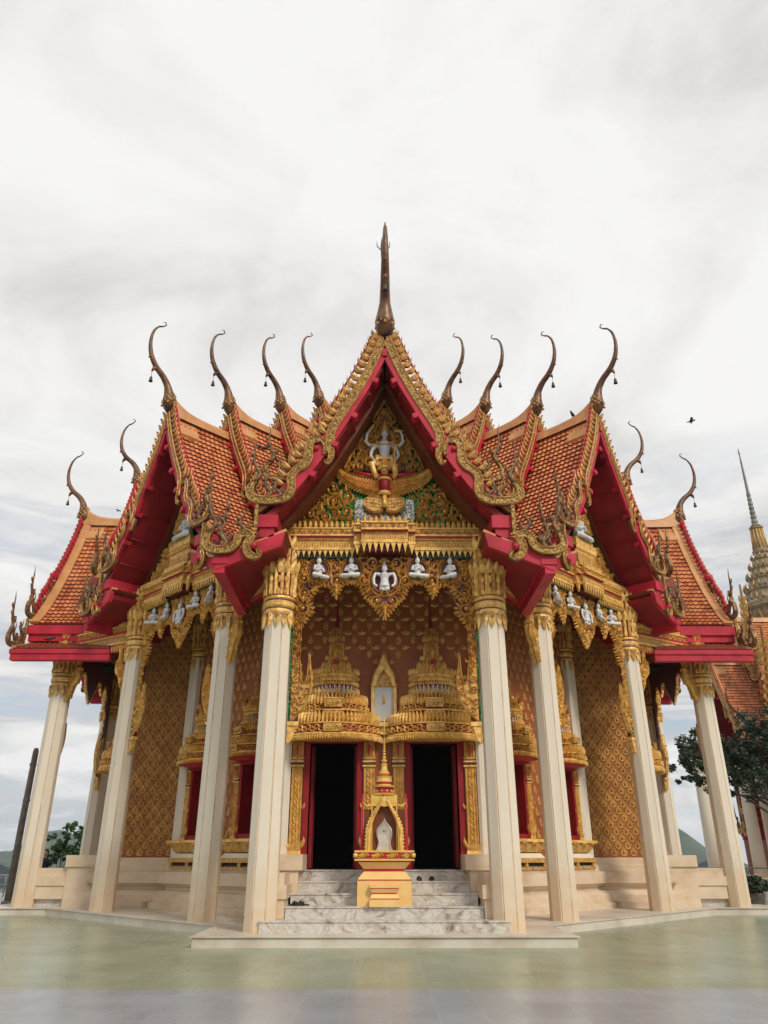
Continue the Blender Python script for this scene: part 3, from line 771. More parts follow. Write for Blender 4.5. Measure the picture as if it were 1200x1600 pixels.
def make_pediment():
    tri = [(-1.86, 7.0), (1.86, 7.0), (1.52, 7.42), (1.1, 8.05), (.62, 8.85), (.28, 9.5), (0, 9.98), (-.28, 9.5), (-.62, 8.85), (-1.1, 8.05), (-1.52, 7.42)]
    b = MB(['green', 'red_shade', 'gold', 'gold_deep', 'silver', 'brown'])
    b.prism(tri, .02, .12, 'green')
    # brown rafters boxing the panel in
    for s in (-1, 1):
        pl = [(1.90, 7.0), (2.08, 7.0), (1.7, 7.6), (1.25, 8.30), (.72, 9.2), (.0, 10.45), (0, 10.0), (.28, 9.55), (.64, 8.88), (1.13, 8.07), (1.55, 7.44)]
        b.prism([(s*x, z) for x, z in pl], -.10, .14, 'brown')
    # silver panel behind the lotus
    b.box(-.58, .58, -.03, .02, 7.05, 7.52, 'silver')
    Pp = plane_at(-.005)
    def up(x, z): return atan2(9.4-z, -x*.7)+.0
    upper = [(-.86, 8.15), (.86, 8.15), (.60, 8.66), (.34, 9.15), (.11, 9.62), (0, 9.80), (-.11, 9.62), (-.34, 9.15), (-.60, 8.66)]
    b.prism([(x*.62, 8.15+(z-8.15)*.8) for x, z in upper], -.005, .015, 'red_shade')
    Pu = plane_at(-.02)
    # nested flame aureole
    for k in range(4):
        s_ = 1-.2*k; z0 = 8.2
        L = smooth_path([(.80*s_, z0), (.60*s_, z0+.48*s_), (.46*s_, z0+.70*s_), (.36*s_, z0+.98*s_), (.17*s_, z0+1.28*s_), (0, z0+1.62*s_)], 4)
        for s in (-1, 1):
            b.ribbon([(s*x, z) for x, z in L], .045, .06, 'gold', Pu, .02)
            for j in range(2, len(L)-2, 2): b.leaf(s*L[j][0], L[j][1], pi/2-s*.25, .17, .07, -s*.9 if j % 4 else s*1.2, .055, 'gold', Pu, 4, .02)
    fill_scrolls(b, upper, [.13, .10, .075, .055], 'gold', Pu, .085, 3, True, [(0, 8.75, .22), (0, 8.35, .16)], up, 1500, .02, .92, .7)
    low = [(-1.72, 7.04), (-.60, 7.04), (-.60, 7.66), (-.78, 7.76), (-1.02, 7.95), (-1.2, 7.75), (-1.48, 7.36)]
    for s in (-1, 1):
        pl = [(s*x*-1, z) for x, z in low]
        rg = random.Random(21)
        fill_scrolls(b, pl, [.17, .13, .09, .06, .045], 'gold', Pp, .10, 21, False, (), lambda x, z: pi/2+.4*(1 if x > 0 else -1), 1500, .02, .88, .6)
        for (x, z, l) in ((.72, 7.1, .7), (.95, 7.08, .75), (1.18, 7.06, .6), (1.4, 7.05, .42), (1.58, 7.04, .26)):   # long stems
            c = [(s*x, z)]; 
            for k in range(1, 9): c.append((s*(x-.08*sin(k*1.25)), z+l*k/8))
            b.ribbon(c, [.07-.006*k for k in range(9)], .09, 'gold', Pp, .02)
    return b.build('pediment', temple)
def add_pediment_deity(ped):
    b = MB(['white'])            # four-armed standing figure on the winged mount
    b.tube([(0, 0, 8.30), (0, -.01, 8.40), (0, -.02, 8.55), (0, -.01, 8.72), (0, 0, 8.78)], [.118, .102, .107, .142, .056], 'white', 12)
    b.tube([(0, 0, 8.76), (0, -.02, 8.88)], [.05, .048], 'white', 8)
    b.ball((0, -.04, 8.94), .08, 'white', 12, 9, .85, .95, 1.2); b.ball((0, -.11, 8.92), .018, 'white', 6, 5)
    for s in (-1, 1):
        b.ball((s*.075, -.03, 8.94), .02, 'white', 6, 5, .5, .8, 1.6)
        b.tube([(s*.15, 0, 8.70), (s*.29, -.02, 8.68), (s*.375, -.03, 8.76), (s*.36, -.05, 8.9), (s*.33, -.06, 8.97)], [.046, .041, .036, .03, .025], 'white', 8)
        b.tube([(s*.16, -.02, 8.70), (s*.25, -.05, 8.56), (s*.28, -.08, 8.42), (s*.22, -.12, 8.30)], [.046, .04, .034, .026], 'white', 8)
        b.ball((s*.31, -.07, 9.0), .035, 'white', 6, 5); b.ball((s*.20, -.13, 8.27), .035, 'white', 6, 5)
    o = b.build('deity_figure'); md = o.modifiers.new('r', 'REMESH'); md.mode = 'VOXEL'; md.voxel_size = .014; md.use_smooth_shade = True
    dg = bpy.context.evaluated_depsgraph_get(); me = bpy.data.meshes.new_from_object(o.evaluated_get(dg)); bpy.data.objects.remove(o)
    o = bpy.data.objects.new('deity_figure', me); COL.objects.link(o); o.parent = ped; o.location = (0, -.10, 0)
    g = MB(['gold', 'red', 'gold_deep', 'hair'])
    y = -.10; Pd = plane_at(y)
    g.lathe([(.072, 8.965), (.082, 9.0), (.072, 9.04), (.06, 9.09), (.045, 9.13), (.025, 9.2), (.008, 9.32)], 'gold', 0, y-.02, 12)
    g.ribbon([(-.16, 8.72), (-.08, 8.66), (0, 8.64), (.08, 8.66), (.16, 8.72)], .04, .03, 'gold', plane_at(y-.13), .05)
    for s in (-1, 1):
        g.lathe([(.056, 8.655), (.062, 8.67), (.056, 8.69)], 'gold', s*.24, y-.04, 8)
        g.tube([(s*.14, y-.1, 8.40), (s*.16, y-.13, 8.24)], [.05, .03], 'gold', 6)
    g.lathe([(.14, 8.36), (.15, 8.32), (.17, 8.22), (.16, 8.1)], 'gold_deep', 0, y+.0, 12, 1, .8)
    g.box(-.15, .15, y-.14, y-.10, 8.32, 8.37, 'gold')
    for x in (-.04, 0, .04): g.leaf(x, 8.33, -pi/2, .28, .06, 0, .03, 'gold', plane_at(y-.14), 5, .02)
    # bent legs in gold brocade, club, discus, shell, sword
    g.tube([(-.09, y-.03, 8.25), (-.26, y-.10, 8.22), (-.20, y-.08, 8.02), (-.15, y-.08, 7.92)], [.09, .075, .06, .04], 'gold', 8)
    g.tube([(.09, y-.03, 8.25), (.20, y-.10, 8.18), (.22, y-.08, 8.02), (.17, y-.08, 7.92)], [.09, .075, .06, .04], 'gold', 8)
    g.tube([(-.33, y-.08, 8.96), (-.24, y-.08, 9.10), (-.17, y-.08, 9.19)], [.016, .03, .006], 'gold', 6)
    g.tube([(.40, y-.08, 9.0), (.20, y-.08, 8.99)], [.012, .03], 'gold', 6)
    g.tube([(.18, y-.16, 8.78), (.20, y-.17, 8.35), (.21, y-.16, 8.18)], [.012, .02, .024], 'gold', 6)
    n = 16; g.ribbon([(-.30+.085*cos(2*pi*i/n), 8.28+.085*sin(2*pi*i/n)) for i in range(n+1)], .05, .03, 'gold', plane_at(y-.12), .02)
    for s in (-1, 1): g.box(s*.032-.014, s*.032+.014, y-.112, y-.103, 8.945, 8.955, 'hair')
    g.box(-.02, .02, y-.112, y-.103, 8.885, 8.893, 'red')
    g.build('deity_regalia', ped)
    w = MB(['gold', 'red', 'gold_deep', 'red_dark'])       # winged mount below
    Pw = plane_at(-.10)
    for s in (-1, 1):
        up_ = smooth_path([(.02, 7.98), (.30, 7.98), (.60, 8.03), (.82, 8.13), (.98, 8.28), (1.06, 8.50)], 5)
        lo = smooth_path([(.05, 7.66), (.28, 7.69), (.56, 7.79), (.80, 7.95), (.97, 8.18), (1.06, 8.46)], 5)
        V = []; F = []
        for (a, c) in zip(up_, lo): V += [(s*a[0], -.06, a[1]), (s*(a[0]+c[0])/2, -.13, (a[1]+c[1])/2), (s*c[0], -.06, c[1]), (s*c[0], .0, c[1]), (s*a[0], .0, a[1])]
        for i in range(len(up_)-1):
            o_ = 5*i; F += [(o_+k, o_+5+k, o_+5+(k+1) % 5, o_+(k+1) % 5) for k in range(5)]
        w.add(V, F, 'red')
        nrow = 4
        for r in range(nrow):
            for i in range(1, len(up_)-1):
                t = (r+.6)/nrow; a = up_[i]; c = lo[i]; x = a[0]+(c[0]-a[0])*t; z = a[1]+(c[1]-a[1])*t
                d = hypot(a[0]-c[0], a[1]-c[1]); tx = up_[i+1][0]-up_[i-1][0]; tz = up_[i+1][1]-up_[i-1][1]
                ang = atan2(tz, tx)-1.05
                w.leaf(s*x, z, ang if s > 0 else pi-ang, d*.42+.04, .062, .35*s, .04, 'gold', plane_at(-.125+.02*r), 4, .01)
        for path in (up_, lo): w.ribbon([(s*x, z) for x, z in path], .03, .05, 'gold', Pw, .03)
        w.tube([(s*.03, -.14, 7.98), (s*.30, -.15, 8.0), (s*.62, -.15, 8.06)], [.05, .04, .02], 'red', 8)
        w.tube([(s*.10, -.1, 7.45), (s*.22, -.13, 7.38), (s*.2, -.13, 7.28)], [.07, .06, .03], 'gold_deep', 8)
        # lotus-like tail lobes
        lob = smooth_path([(.03, 7.24), (.2, 7.20), (.36, 7.30), (.40, 7.42), (.30, 7.52), (.14, 7.53), (.03, 7.46)], 4)
        w.prism([(s*x, z) for x, z in lob], -.16, .0, 'gold_deep'); w.ribbon([(s*x, z) for x, z in lob], .04, .04, 'gold', plane_at(-.16), .02)
        for i in range(5):
            for j in range(3): w.ball((s*(.09+.06*i), -.165, 7.30+.07*j+.01*i), .022, 'gold', 5, 4)
    w.tube([(0, -.12, 7.58), (0, -.16, 7.72), (0, -.16, 7.86), (0, -.12, 7.95)], [.08, .10, .11, .07], 'red_dark', 10)
    w.ball((0, -.18, 8.06), .085, 'gold_deep', 10, 8, .9, .9, 1.1); w.tube([(0, -.26, 8.05), (0, -.31, 8.01)], [.03, .005], 'gold', 6)
    w.lathe([(.10, 8.12), (.08, 8.18), (.04, 8.24), (.005, 8.36)], 'gold', 0, -.17, 10)
    w.tube([(0, -.17, 7.60), (0, -.19, 7.40), (0, -.18, 7.28)], [.06, .035, .07], 'gold', 8)
    w.lathe([(.12, 7.55), (.14, 7.58), (.12, 7.62)], 'gold', 0, -.14, 12); w.lathe([(.14, 7.86), (.155, 7.88), (.14, 7.91)], 'gold', 0, -.14, 12)
    w.build('winged_mount', ped)
def add_pediment_seated(ped):
    put_figure(FIG_PRAY, ped, 0, -.12, 7.76, 1.75)
    w = MB(['gold', 'gold_deep', 'red'])
    w.box(-.42, .42, -.28, .0, 7.05, 7.30, 'gold_deep'); w.box(-.36, .36, -.24, .0, 7.30, 7.55, 'red'); w.box(-.46, .46, -.30, .0, 7.55, 7.68, 'gold'); w.box(-.40, .40, -.26, 0, 7.68, 7.78, 'gold_deep')
    for i in range(9): w.leaf(-.4+.1*i, 7.30, pi/2, .2, .09, 0, .03, 'gold', plane_at(-.25), 4, .02); w.leaf(-.4+.1*i, 7.56, -pi/2, .14, .08, 0, .03, 'gold', plane_at(-.29), 4, .02)
    w.build('throne', ped)

NA, ND = 5.23, 5.83
col_a = make_column(NA); col_d = make_column(ND)
screen = make_screen(); borders = make_strip(); cornice = make_cornice()
ped_main = make_pediment(); ped_other = ped_main.copy(); COL.objects.link(ped_other); ped_other.parent = temple
add_pediment_deity(ped_main); add_pediment_seated(ped_other)
DZF = .42
first = {}
def put(o, ang, R, dz, dx=0, dy=0):
    """the source object goes to its first place, every later place gets a copy"""
    c = o if id(o) not in first else copy_tree(o, temple)
    first[id(o)] = 1
    place(c, ang, R, dz, dy); a = radians(ang)
    c.location.x += dx*cos(a); c.location.y += dx*sin(a); return c
for ang in (0, 90, -90):
    for s in (-1, 1): put(col_a, ang, RA, 0, s*HW)
    for o in (screen, *borders, cornice): put(o, ang, RA, 0)
    put(ped_main if ang == 0 else ped_other, ang, RA, .07 if ang == 0 else 0)
for ang in (45, -45):
    for s in (-1, 1): put(col_d, ang, RD, 0, s*HW)
    for o in (screen, *borders, cornice, ped_other): put(o, ang, RD, DZF)

# ------------------------------------------------------------------ walls
RWA, RWD, WW, WD = 6.6, 5.0, 1.95, 1.75      # wall planes of the axial and diagonal arms, half width
WT = 7.7                           # wall top
CC = WD*sqrt(2)+WW                  # where the side wall of an axial arm meets its diagonal neighbour
CD = (WW+CC)/sqrt(2)
WC = 1.0                           # window centres
def scale_ornament(mb, x, z, P, s=1.0, mat='gold_wall'):
    """overlapping drop-shaped scale: a pointed plate with a rim and an inner boss"""
    k = 10; pts = []
    for i in range(k):
        a = -pi/2+2*pi*i/k; pts.append((x+.098*s*cos(a), z-.01*s+(.095*s*sin(a) if sin(a) < .9 else .15*s)))
    pts[k//2] = (x, z+.155*s)
    V = [P(px, pz, .001) for px, pz in pts]+[P(x+(px-x)*.86, z+(pz-z)*.86, .016) for px, pz in pts]+[P(x+(px-x)*.62, z+(pz-z)*.62, .007) for px, pz in pts]+[P(x, z-.005*s, .012)]
    F = []
    for r in range(2):
        for i in range(k): F.append((r*k+i, r*k+(i+1) % k, (r+1)*k+(i+1) % k, (r+1)*k+i))
    for i in range(k): F.append((2*k+i, 2*k+(i+1) % k, 3*k))
    mb.add(V, F, mat)
    mb.ball(P(x, z-.012*s, .010), .042*s, mat, 7, 4, 1, .6, 1)
def dense_pattern(mb, x0, x1, z0, z1, P, holes=()):
    dx, dz = .235, .155; j = 0; z = z0+.12
    while z < z1:
        x = x0+.13+(dx/2 if j % 2 else 0)
        while x < x1-.08:
            if not any(a < x < c and b < z < d for a, b, c, d in holes): scale_ornament(mb, x, z, P, 1.0)
            x += dx
        z += dz; j += 1
def rosettes(mb, x0, x1, z0, z1, P, holes=()):
    dx, dz = .60, .30; j = 0; z = z0+.2
    while z < z1:
        k = -6
        while k < 7:
            x = k*dx+(dx/2 if j % 2 else 0); k += 1
            if not (x0 < x < x1) or any(a < x < c and b < z < d for a, b, c, d in holes): continue
            for q in range(4):
                a = q*pi/2
                mb.leaf(x+cos(a)*.065, z+sin(a)*.065, a, .175, .105, 0, .025, 'gold_dull', P, 6)
                mb.ball(P(x+cos(a)*.11, z+sin(a)*.11, .012), .03, 'gold_wall', 6, 4, 1, .5, 1)
            for q in range(4):
                a = q*pi/2+pi/4; mb.leaf(x+cos(a)*.02, z+sin(a)*.02, a, .06, .02, 0, .012, 'gold_wall', P, 3)
        z += dz; j += 1
DC, DW, DB, DT = .96, .45, 1.0, 3.2            # door centre, half width, foot, head
def axial_walls():
    b = MB(['wallbrown', 'gold_wall', 'cream', 'dark'])
    y = -RWA
    xs = [-WW, -DC-DW, -DC+DW, DC-DW, DC+DW, WW]
    for i, (a, c) in enumerate(zip(xs, xs[1:])):
        b.box(a, c, y, y+.3, DT if i % 2 else .2, WT, 'wallbrown')
    b.box(-WW, WW, y+.02, y+.3, .2, DB-.002, 'wallbrown')
    for s in (-1, 1):
        b.box(min(s*WW, s*(WW-.3)), max(s*WW, s*(WW-.3)), y+.3, -CC+.1, .2, WT, 'wallbrown')
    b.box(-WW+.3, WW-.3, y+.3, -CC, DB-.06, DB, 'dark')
    Pf = plane_at(y-.002)
    rosettes(b, -1.75, 1.75, 3.4, WT-.9, Pf, [(-1.45, 3.2, -.5, 5.0), (.5, 3.2, 1.45, 5.0), (-.35, 3.3, .35, 4.8)])
    for s in (-1, 1):
        Ps = (lambda u, w, d, s=s: (s*(WW+.002+d), u, w))
        dense_pattern(b, -RWA+.2, -CC+.05, 1.2, WT-.6, Ps)
    o = b.build('wall', temple); place(o, 0, 0)
    return o
def diag_walls():
    b = MB(['wallbrown', 'gold_wall'])
    y = -RWD; hw = .36; zt = WT+.5
    xs = [-WD, -WC-hw, -WC+hw, WC-hw, WC+hw, WD]
    for i, (a, c) in enumerate(zip(xs, xs[1:])):
        if i % 2 == 0: b.box(a, c, y, y+.35, .2, zt, 'wallbrown')
        else: b.box(a, c, y, y+.35, .2, 1.56, 'wallbrown'); b.box(a, c, y, y+.35, 3.16, zt, 'wallbrown')
    for s in (-1, 1): b.box(min(s*WD, s*(WD-.25)), max(s*WD, s*(WD-.25)), y+.35, -CD+.1, .2, zt, 'wallbrown')
    hol = [(-1.62, 1.2, -.4, 5.0), (.4, 1.2, 1.62, 5.0)]
    Pf = plane_at(y-.002); j = 0; z = 1.35
    while z < WT-.3:                                 # looser flame pattern round the windows
        for k in range(-8, 9):
            x = k*.24+(.12 if j % 2 else 0)
            if abs(x) > 1.66 or any(a < x < c and e < z < d for a, e, c, d in hol): continue
            b.leaf(x, z, pi/2, .2, .10, .3*(1 if k % 2 else -1), .02, 'gold_wall', Pf, 5)
            for s in (-1, 1): b.leaf(x, z, pi/2+s*1.0, .12, .05, -s*.8, .018, 'gold_wall', Pf, 4)
        z += .23; j += 1
    for s in (-1, 1):
        Ps = (lambda u, w, d, s=s: (s*(WD+.002+d), u, w)); dense_pattern(b, -RWD+.1, -CD+.05, 1.2, WT-.2, Ps)
    return b.build('wall', temple)
wa = axial_walls(); wd = diag_walls()
for a in (90, -90): place(copy_tree(wa, temple), a, 0)
ib = MB(['dark']); ib.box(-3.2, 3.2, .8, 1.0, .9, WT-.25, 'dark'); ib.build('blackout_screen', temple)  # near-black screen added to block the view through and keep doorways dark
place(wd, 45, 0)
for a in (-45, 135, -135): place(copy_tree(wd, temple), a, 0)

# interior surfaces coloured near-black to paint in the shade behind the doors, ceilings over the porches
cb = MB(['red_dark', 'gold_dull', 'red'])
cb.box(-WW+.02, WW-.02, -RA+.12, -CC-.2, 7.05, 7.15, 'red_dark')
for i in range(6): cb.box(-WW+.05, WW-.05, -RA+.4+i*.5, -RA+.46+i*.5, 7.0, 7.048, 'red')
ceil_a = cb.build('porch_ceiling', temple)
cb = MB(['red_dark', 'gold_dull', 'red'])
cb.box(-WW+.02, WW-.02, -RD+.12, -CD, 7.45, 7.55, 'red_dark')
for i in range(2): cb.box(-WW+.05, WW-.05, -RD+.4+i*.5, -RD+.46+i*.5, 7.4, 7.448, 'red')
ceil_d = cb.build('porch_ceiling', temple)
for a in (90, -90): place(copy_tree(ceil_a, temple), a, 0)
place(ceil_d, 45, 0); place(copy_tree(ceil_d, temple), -45, 0)
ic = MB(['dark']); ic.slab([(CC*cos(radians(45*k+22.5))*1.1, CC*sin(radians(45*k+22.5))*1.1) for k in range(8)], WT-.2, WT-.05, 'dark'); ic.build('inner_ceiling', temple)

# corner pilasters
def pilaster(neck):
    b = MB(['cream']); h = .17
    pl = [(-h, -h+.05), (-h+.05, -h), (h-.05, -h), (h, -h+.05), (h, h-.05), (h-.05, h), (-h+.05, h), (-h, h-.05)]
    b.slab(pl, 1.2, neck, 'cream'); o = b.build('pilaster', temple)
    c = make_capital(neck)
    c.v = [(x*.72, y*.72, z) for x, y, z in c.v]; c.build('capital', o); return o
pil_a = pilaster(5.23); pil_d = pilaster(5.83); fa = fd = True
for ang in (0, 90, -90):
    for s in (-1, 1):
        o = pil_a if fa else copy_tree(pil_a, temple); fa = False
        a = radians(ang); place(o, ang, RWA, 0); o.location.x += s*(WW-.02)*cos(a); o.location.y += s*(WW-.02)*sin(a)
for ang in (45, -45):
    for s in (-1, 1):
        o = pil_d if fd else copy_tree(pil_d, temple); fd = False
        a = radians(ang); place(o, ang, RWD, 0); o.location.x += s*(WD-.02)*cos(a); o.location.y += s*(WD-.02)*sin(a)

# moulded plinth swept round the outline, broken at each stair
def rotp(x, y, a): return (x*cos(a)-y*sin(a), x*sin(a)+y*cos(a))
PL = [(.0, 1.2), (.14, 1.195), (.14, 1.06), (.20, 1.03), (.20, .92), (.30, .90), (.30, .66), (.24, .645), (.20, .60), (.16, .58), (.16, .53), (.26, .50), (.36, .42), (.36, .29), (.44, .27), (.44, .148)]
for k in (0, 2, 4, 6):            # one run from each stair to the next
    a = radians(45*k); a1 = radians(45*(k+1)); a2 = radians(45*(k+2))
    pb = MB(['plinth'])
    path = [rotp(1.56, -RWA, a), rotp(WW, -RWA, a), rotp(WW, -CC, a), rotp(-WD, -RWD, a1), rotp(WD, -RWD, a1), rotp(WD, -CD, a1), rotp(-WW, -RWA, a2), rotp(-1.56, -RWA, a2)]
    path = [Vector(p) for p in path]; n = len(path); V = []; F = []
    for i, p in enumerate(path):
        d0 = (p-path[i-1]).normalized() if i else (path[1]-p).normalized()
        d1 = (path[i+1]-p).normalized() if i < n-1 else d0
        n0 = Vector((d0.y, -d0.x)); n1 = Vector((d1.y, -d1.x)); m = (n0+n1).normalized(); sc = 1/max(.3, m.dot(n0))
        for o_, z in PL: V.append((p.x+m.x*sc*o_, p.y+m.y*sc*o_, z))
    q = len(PL)
    for i in range(n-1):
        for j in range(q-1): F.append((i*q+j, i*q+q+j, i*q+q+j+1, i*q+j+1))
    pb.add(V, F, 'plinth'); pb.add(V[:q], [tuple(range(q))], 'plinth'); pb.add(V[-q:], [tuple(range(q-1, -1, -1))], 'plinth')
    pb.build('plinth', temple)

# low platform
def plat(d=0):
    pts = []
    W_, F_, D_ = 2.82+d, 9.1+d, 7.05+d*.6
    for k in (0, 2, 4, 6):
        a = radians(45*k); yy = -(D_*sqrt(2)-(2.30 if k % 4 else 2.82)-d*.0)
        w = 2.82+d if k % 4 == 0 else 2.30+d; f = F_ if k % 4 == 0 else 9.3+d
        yy = -(D_*sqrt(2)-w)
        pts += [rotp(-w, yy, a), rotp(-w, -f, a), rotp(w, -f, a), rotp(w, yy, a)]
    return pts
lp = MB(['platform']); lp.slab(plat(), -.02, .135, 'platform'); lp.slab(plat(.03), .1352, .15, 'platform'); lp.build('platform', temple)

# stairs
def stairs():
    b = MB(['marble', 'plinth', 'cream'])
    ys = [-8.66, -8.20, -7.76, -7.32, -6.90]; zs = [.15, .32, .49, .66, .83, 1.0]
    for i, y in enumerate(ys):
        w = 1.92 if i == 0 else 1.58-.03*(i-1)
        b.box(-w, w, y+.015, -6.35, zs[i]-.004, zs[i+1]-.022, 'marble')
        b.box(-w-.012, w+.012, y, -6.35, zs[i+1]-.022, zs[i+1], 'marble')
    for s in (-1, 1):
        def bx(x0, x1, y0, y1, z0, z1): b.box(min(s*x0, s*x1), max(s*x0, s*x1), y0, y1, z0, z1, 'plinth')
        bx(1.47, 2.08, -7.42, -6.59, .15, 1.0); bx(1.40, 2.12, -7.46, -6.58, 1.0, 1.25)
        bx(1.59, 2.02, -8.30, -7.42, .323, .60); bx(1.56, 2.05, -8.33, -7.421, .60, .80); bx(1.61, 2.0, -8.26, -7.423, .80, .97)
    return b.build('staircase', temple)
st = stairs(); place(st, 0, 0)
for a in (90, -90): place(copy_tree(st, temple), a, 0)

# ------------------------------------------------------------------ doors and windows
def crown(zb, hw, red_base=False):
    """tiered gilded spire over a door or a window, bowed out from the wall; local wall plane y=0"""
    b = MB(['gold', 'gold_deep', 'red', 'red_dark', 'silver', 'white']); f = hw/.92; D = .80
    z = zb
    def ring(prof, mat): b.lathe([(r*f*(1 if zz < .5 else .93 if zz < .8 else .88), zb+(zz)*f, *m) for r, zz, *m in prof], mat, 0, 0, 40, 1, D, a0=pi, a1=2*pi)
    if red_base: ring([(.55, -.12), (.86, .0), (.90, .04), (.6, .06)], 'red')
    ring([(.70, .0), (.93, .02), (.955, .06), (.93, .09), (.90, .1, 'red_dark'), (.88, .24, 'red_dark'), (.90, .25), (.91, .28), (.74, .29), (.73, .31, 'red_dark'), (.71, .50, 'red_dark'), (.79, .51), (.80, .54), (.72, .55), (.70, .56, 'red_dark'), (.68, .63, 'red_dark'), (.70, .65), (.57, .67), (.55, .69, 'red_dark'), (.53, .80, 'red_dark'), (.55, .83), (.46, .85), (.40, .88), (.38, .90, 'red'), (.40, 1.10, 'red'), (.50, 1.12), (.53, 1.16), (.52, 1.20), (.54, 1.24), (.51, 1.28), (.36, 1.31), (.33, 1.35, 'gold_deep'), (.26, 1.5, 'gold_deep'), (.22, 1.58), (.24, 1.60), (.2, 1.62), (.155, 1.66, 'gold_deep'), (.125, 1.92, 'gold_deep'), (.16, 1.95, 'red'), (.17, 2.0, 'red'), (.11, 2.03, 'red_dark'), (.09, 2.14, 'red_dark'), (.12, 2.18, 'red_dark'), (.06, 2.25, 'red_dark'), (.035, 2.5, 'red_dark'), (.006, 2.85, 'red_dark')], 'gold')  # darker red core paints shade into the recesses between tiers
    def around(r, zz, n, ln, wd, mat, h=.03, down=False, kind='leaf', lo=pi*1.03, hi=pi*1.97):
        for k in range(n):
            a = lo+(hi-lo)*(k+.5)/n; ca, sa = cos(a), sin(a); R_ = r*f*(1 if zz < .5 else .93 if zz < .8 else .88)
            nx, ny = ca, sa/D; L = hypot(nx, ny); nx /= L; ny /= L
            cx, cy = R_*ca, R_*sa*D
            def P(u, w, d): return (cx-ny*u+nx*d, cy+nx*u+ny*d, w)
            if kind == 'leaf': b.leaf(0, zb+zz*f, -pi/2 if down else pi/2, ln*f, wd*f, 0, h, mat, P, 4, .012)
            elif kind == 'spiral': b.spiral(0, zb+zz*f, ln*f, 0, 1.2, 1 if k % 2 else -1, wd*f, h, mat, P)
            else:
                b.tube([P(0, zb+(zz+q)*f, .02) for q in (0, .06, .10, .125, .15, .2)], [.035*f, .028*f, .012*f, .026*f, .016*f, .002], mat, 6)
                for s in (-1, 1): b.tube([P(s*.02*f, zb+(zz+.09)*f, .02), P(s*.045*f, zb+(zz+.05)*f, .03)], [.012*f, .01*f], mat, 4)
    around(.945, .05, 54, .09, .045, 'gold', .02, True)
    around(.895, .17, 30, .066, .034, 'gold', .04, kind='spiral')
    for zz, r, n in ((.28, .87, 34), (.32, .73, 28), (.65, .67, 26)):
        around(r, zz, n, .20, .062, 'gold', .04)
    around(.80, .29, 30, 0, 0, 'gold', kind='fig'); around(.62, .66, 24, 0, 0, 'gold', kind='fig')
    around(.52, .82, 14, .19, .07, 'gold', .04); around(.705, .595, 26, .05, .026, 'gold', .03, kind='spiral')
    around(.44, .88, 13, 0, 0, 'white', kind='fig'); around(.52, 1.11, 24, .08, .05, 'gold', .02, True)
    around(.525, 1.27, 18, .12, .06, 'gold', .03); around(.53, 1.19, 18, .035, .02, 'gold', .02, kind='spiral')
    around(.31, 1.33, 9, .22, .11, 'gold', .05); around(.24, 1.58, 9, .10, .06, 'gold', .03); around(.15, 1.64, 11, .30, .035, 'gold', .03)
    around(.17, 1.96, 9, .16, .08, 'gold_deep', .03); around(.11, 2.12, 7, .15, .06, 'gold_deep', .03)
    # small arched medallion in the middle of the dome and of the lower bands
    Pm = plane_at(-.36*f*D-.12*f)
    n = 18
    b.ribbon([(.11*f*cos(2*pi*i/n), zb+1.47*f+.12*f*sin(2*pi*i/n)) for i in range(n+1)], .04*f, .04, 'gold', Pm, .03)
    b.leaf(0, zb+1.56*f, pi/2, .16*f, .08*f, 0, .05, 'gold', Pm, 4, .03); b.ball((0, -.36*f*D-.14*f, zb+1.47*f), .05*f, 'red', 6, 5)
    for zz, r in ((.12, .915), (.36, .80), (.58, .78)):
        y = -r*f*D-.01
        b.box(-.17*f, .17*f, y-.03, y+.06, zb+zz*f-.02, zb+zz*f+.13*f, 'gold_deep')
        for sx in (-.08, .0, .08): b.spiral(sx*f, zb+zz*f+.05*f, .042*f, 0, 1.2, 1 if sx > 0 else -1, .022*f, .025, 'gold', plane_at(y-.03))
        b.box(-.18*f, .18*f, y-.04, y+.05, zb+zz*f+.131*f, zb+zz*f+.15*f, 'gold')
    return b
def jamb(b, x, w, z0, z1):
    """gilded engaged pilaster beside an opening"""
    h = z1-z0
    b.box(x-w/2, x+w/2, -.10, .02, z0, z1, 'gold_dull')
    b.box(x-w/2-.02, x+w/2+.02, -.13, .02, z0, z0+.06, 'gold'); b.box(x-w/2-.015, x+w/2+.015, -.13, .02, z0+.06, z0+.13, 'gold_deep')
    for k in (-.42, -.16, .16, .42): b.ribbon([(x+k*w, z0+.2), (x+k*w, z0+h*.74)], .028, .03, 'gold', plane_at(-.10), .01)
    z = z0+.24
    while z < z0+h*.72:
        b.leaf(x, z, pi/2+.5, .11, .045, -1, .03, 'gold', plane_at(-.10), 4, .01); b.leaf(x, z+.05, pi/2-.5, .11, .045, 1, .03, 'gold', plane_at(-.10), 4, .01); z += .10
    for zz, m in ((.75, 'gold'), (.775, 'purple'), (.79, 'gold'), (.82, 'gold_deep')): b.box(x-w/2-.02, x+w/2+.02, -.135, .02, z0+h*zz, z0+h*zz+h*.014, m)
    for k in range(4): b.leaf(x-w*.36+w*.24*k, z0+h*.845, pi/2, h*.15, w*.26, 0, .04, 'gold', plane_at(-.11), 4, .02)
    b.box(x-.02, x+.02, -.14, -.1, z0+h*.86, z0+h*.95, 'red'); b.box(x-w/2-.03, x+w/2+.03, -.15, .02, z1-.04, z1, 'gold')
    for s in (-1, 1):
        b.leaf(x+s*w*.45, z0+.1, pi/2-s*.6, .22, .08, s*1.1, .05, 'gold', plane_at(-.10), 5, .03)
        b.leaf(x+s*w*.5, z0+h*.38, pi/2-s*.7, .13, .06, s*1.2, .05, 'gold', plane_at(-.08), 5, .03)
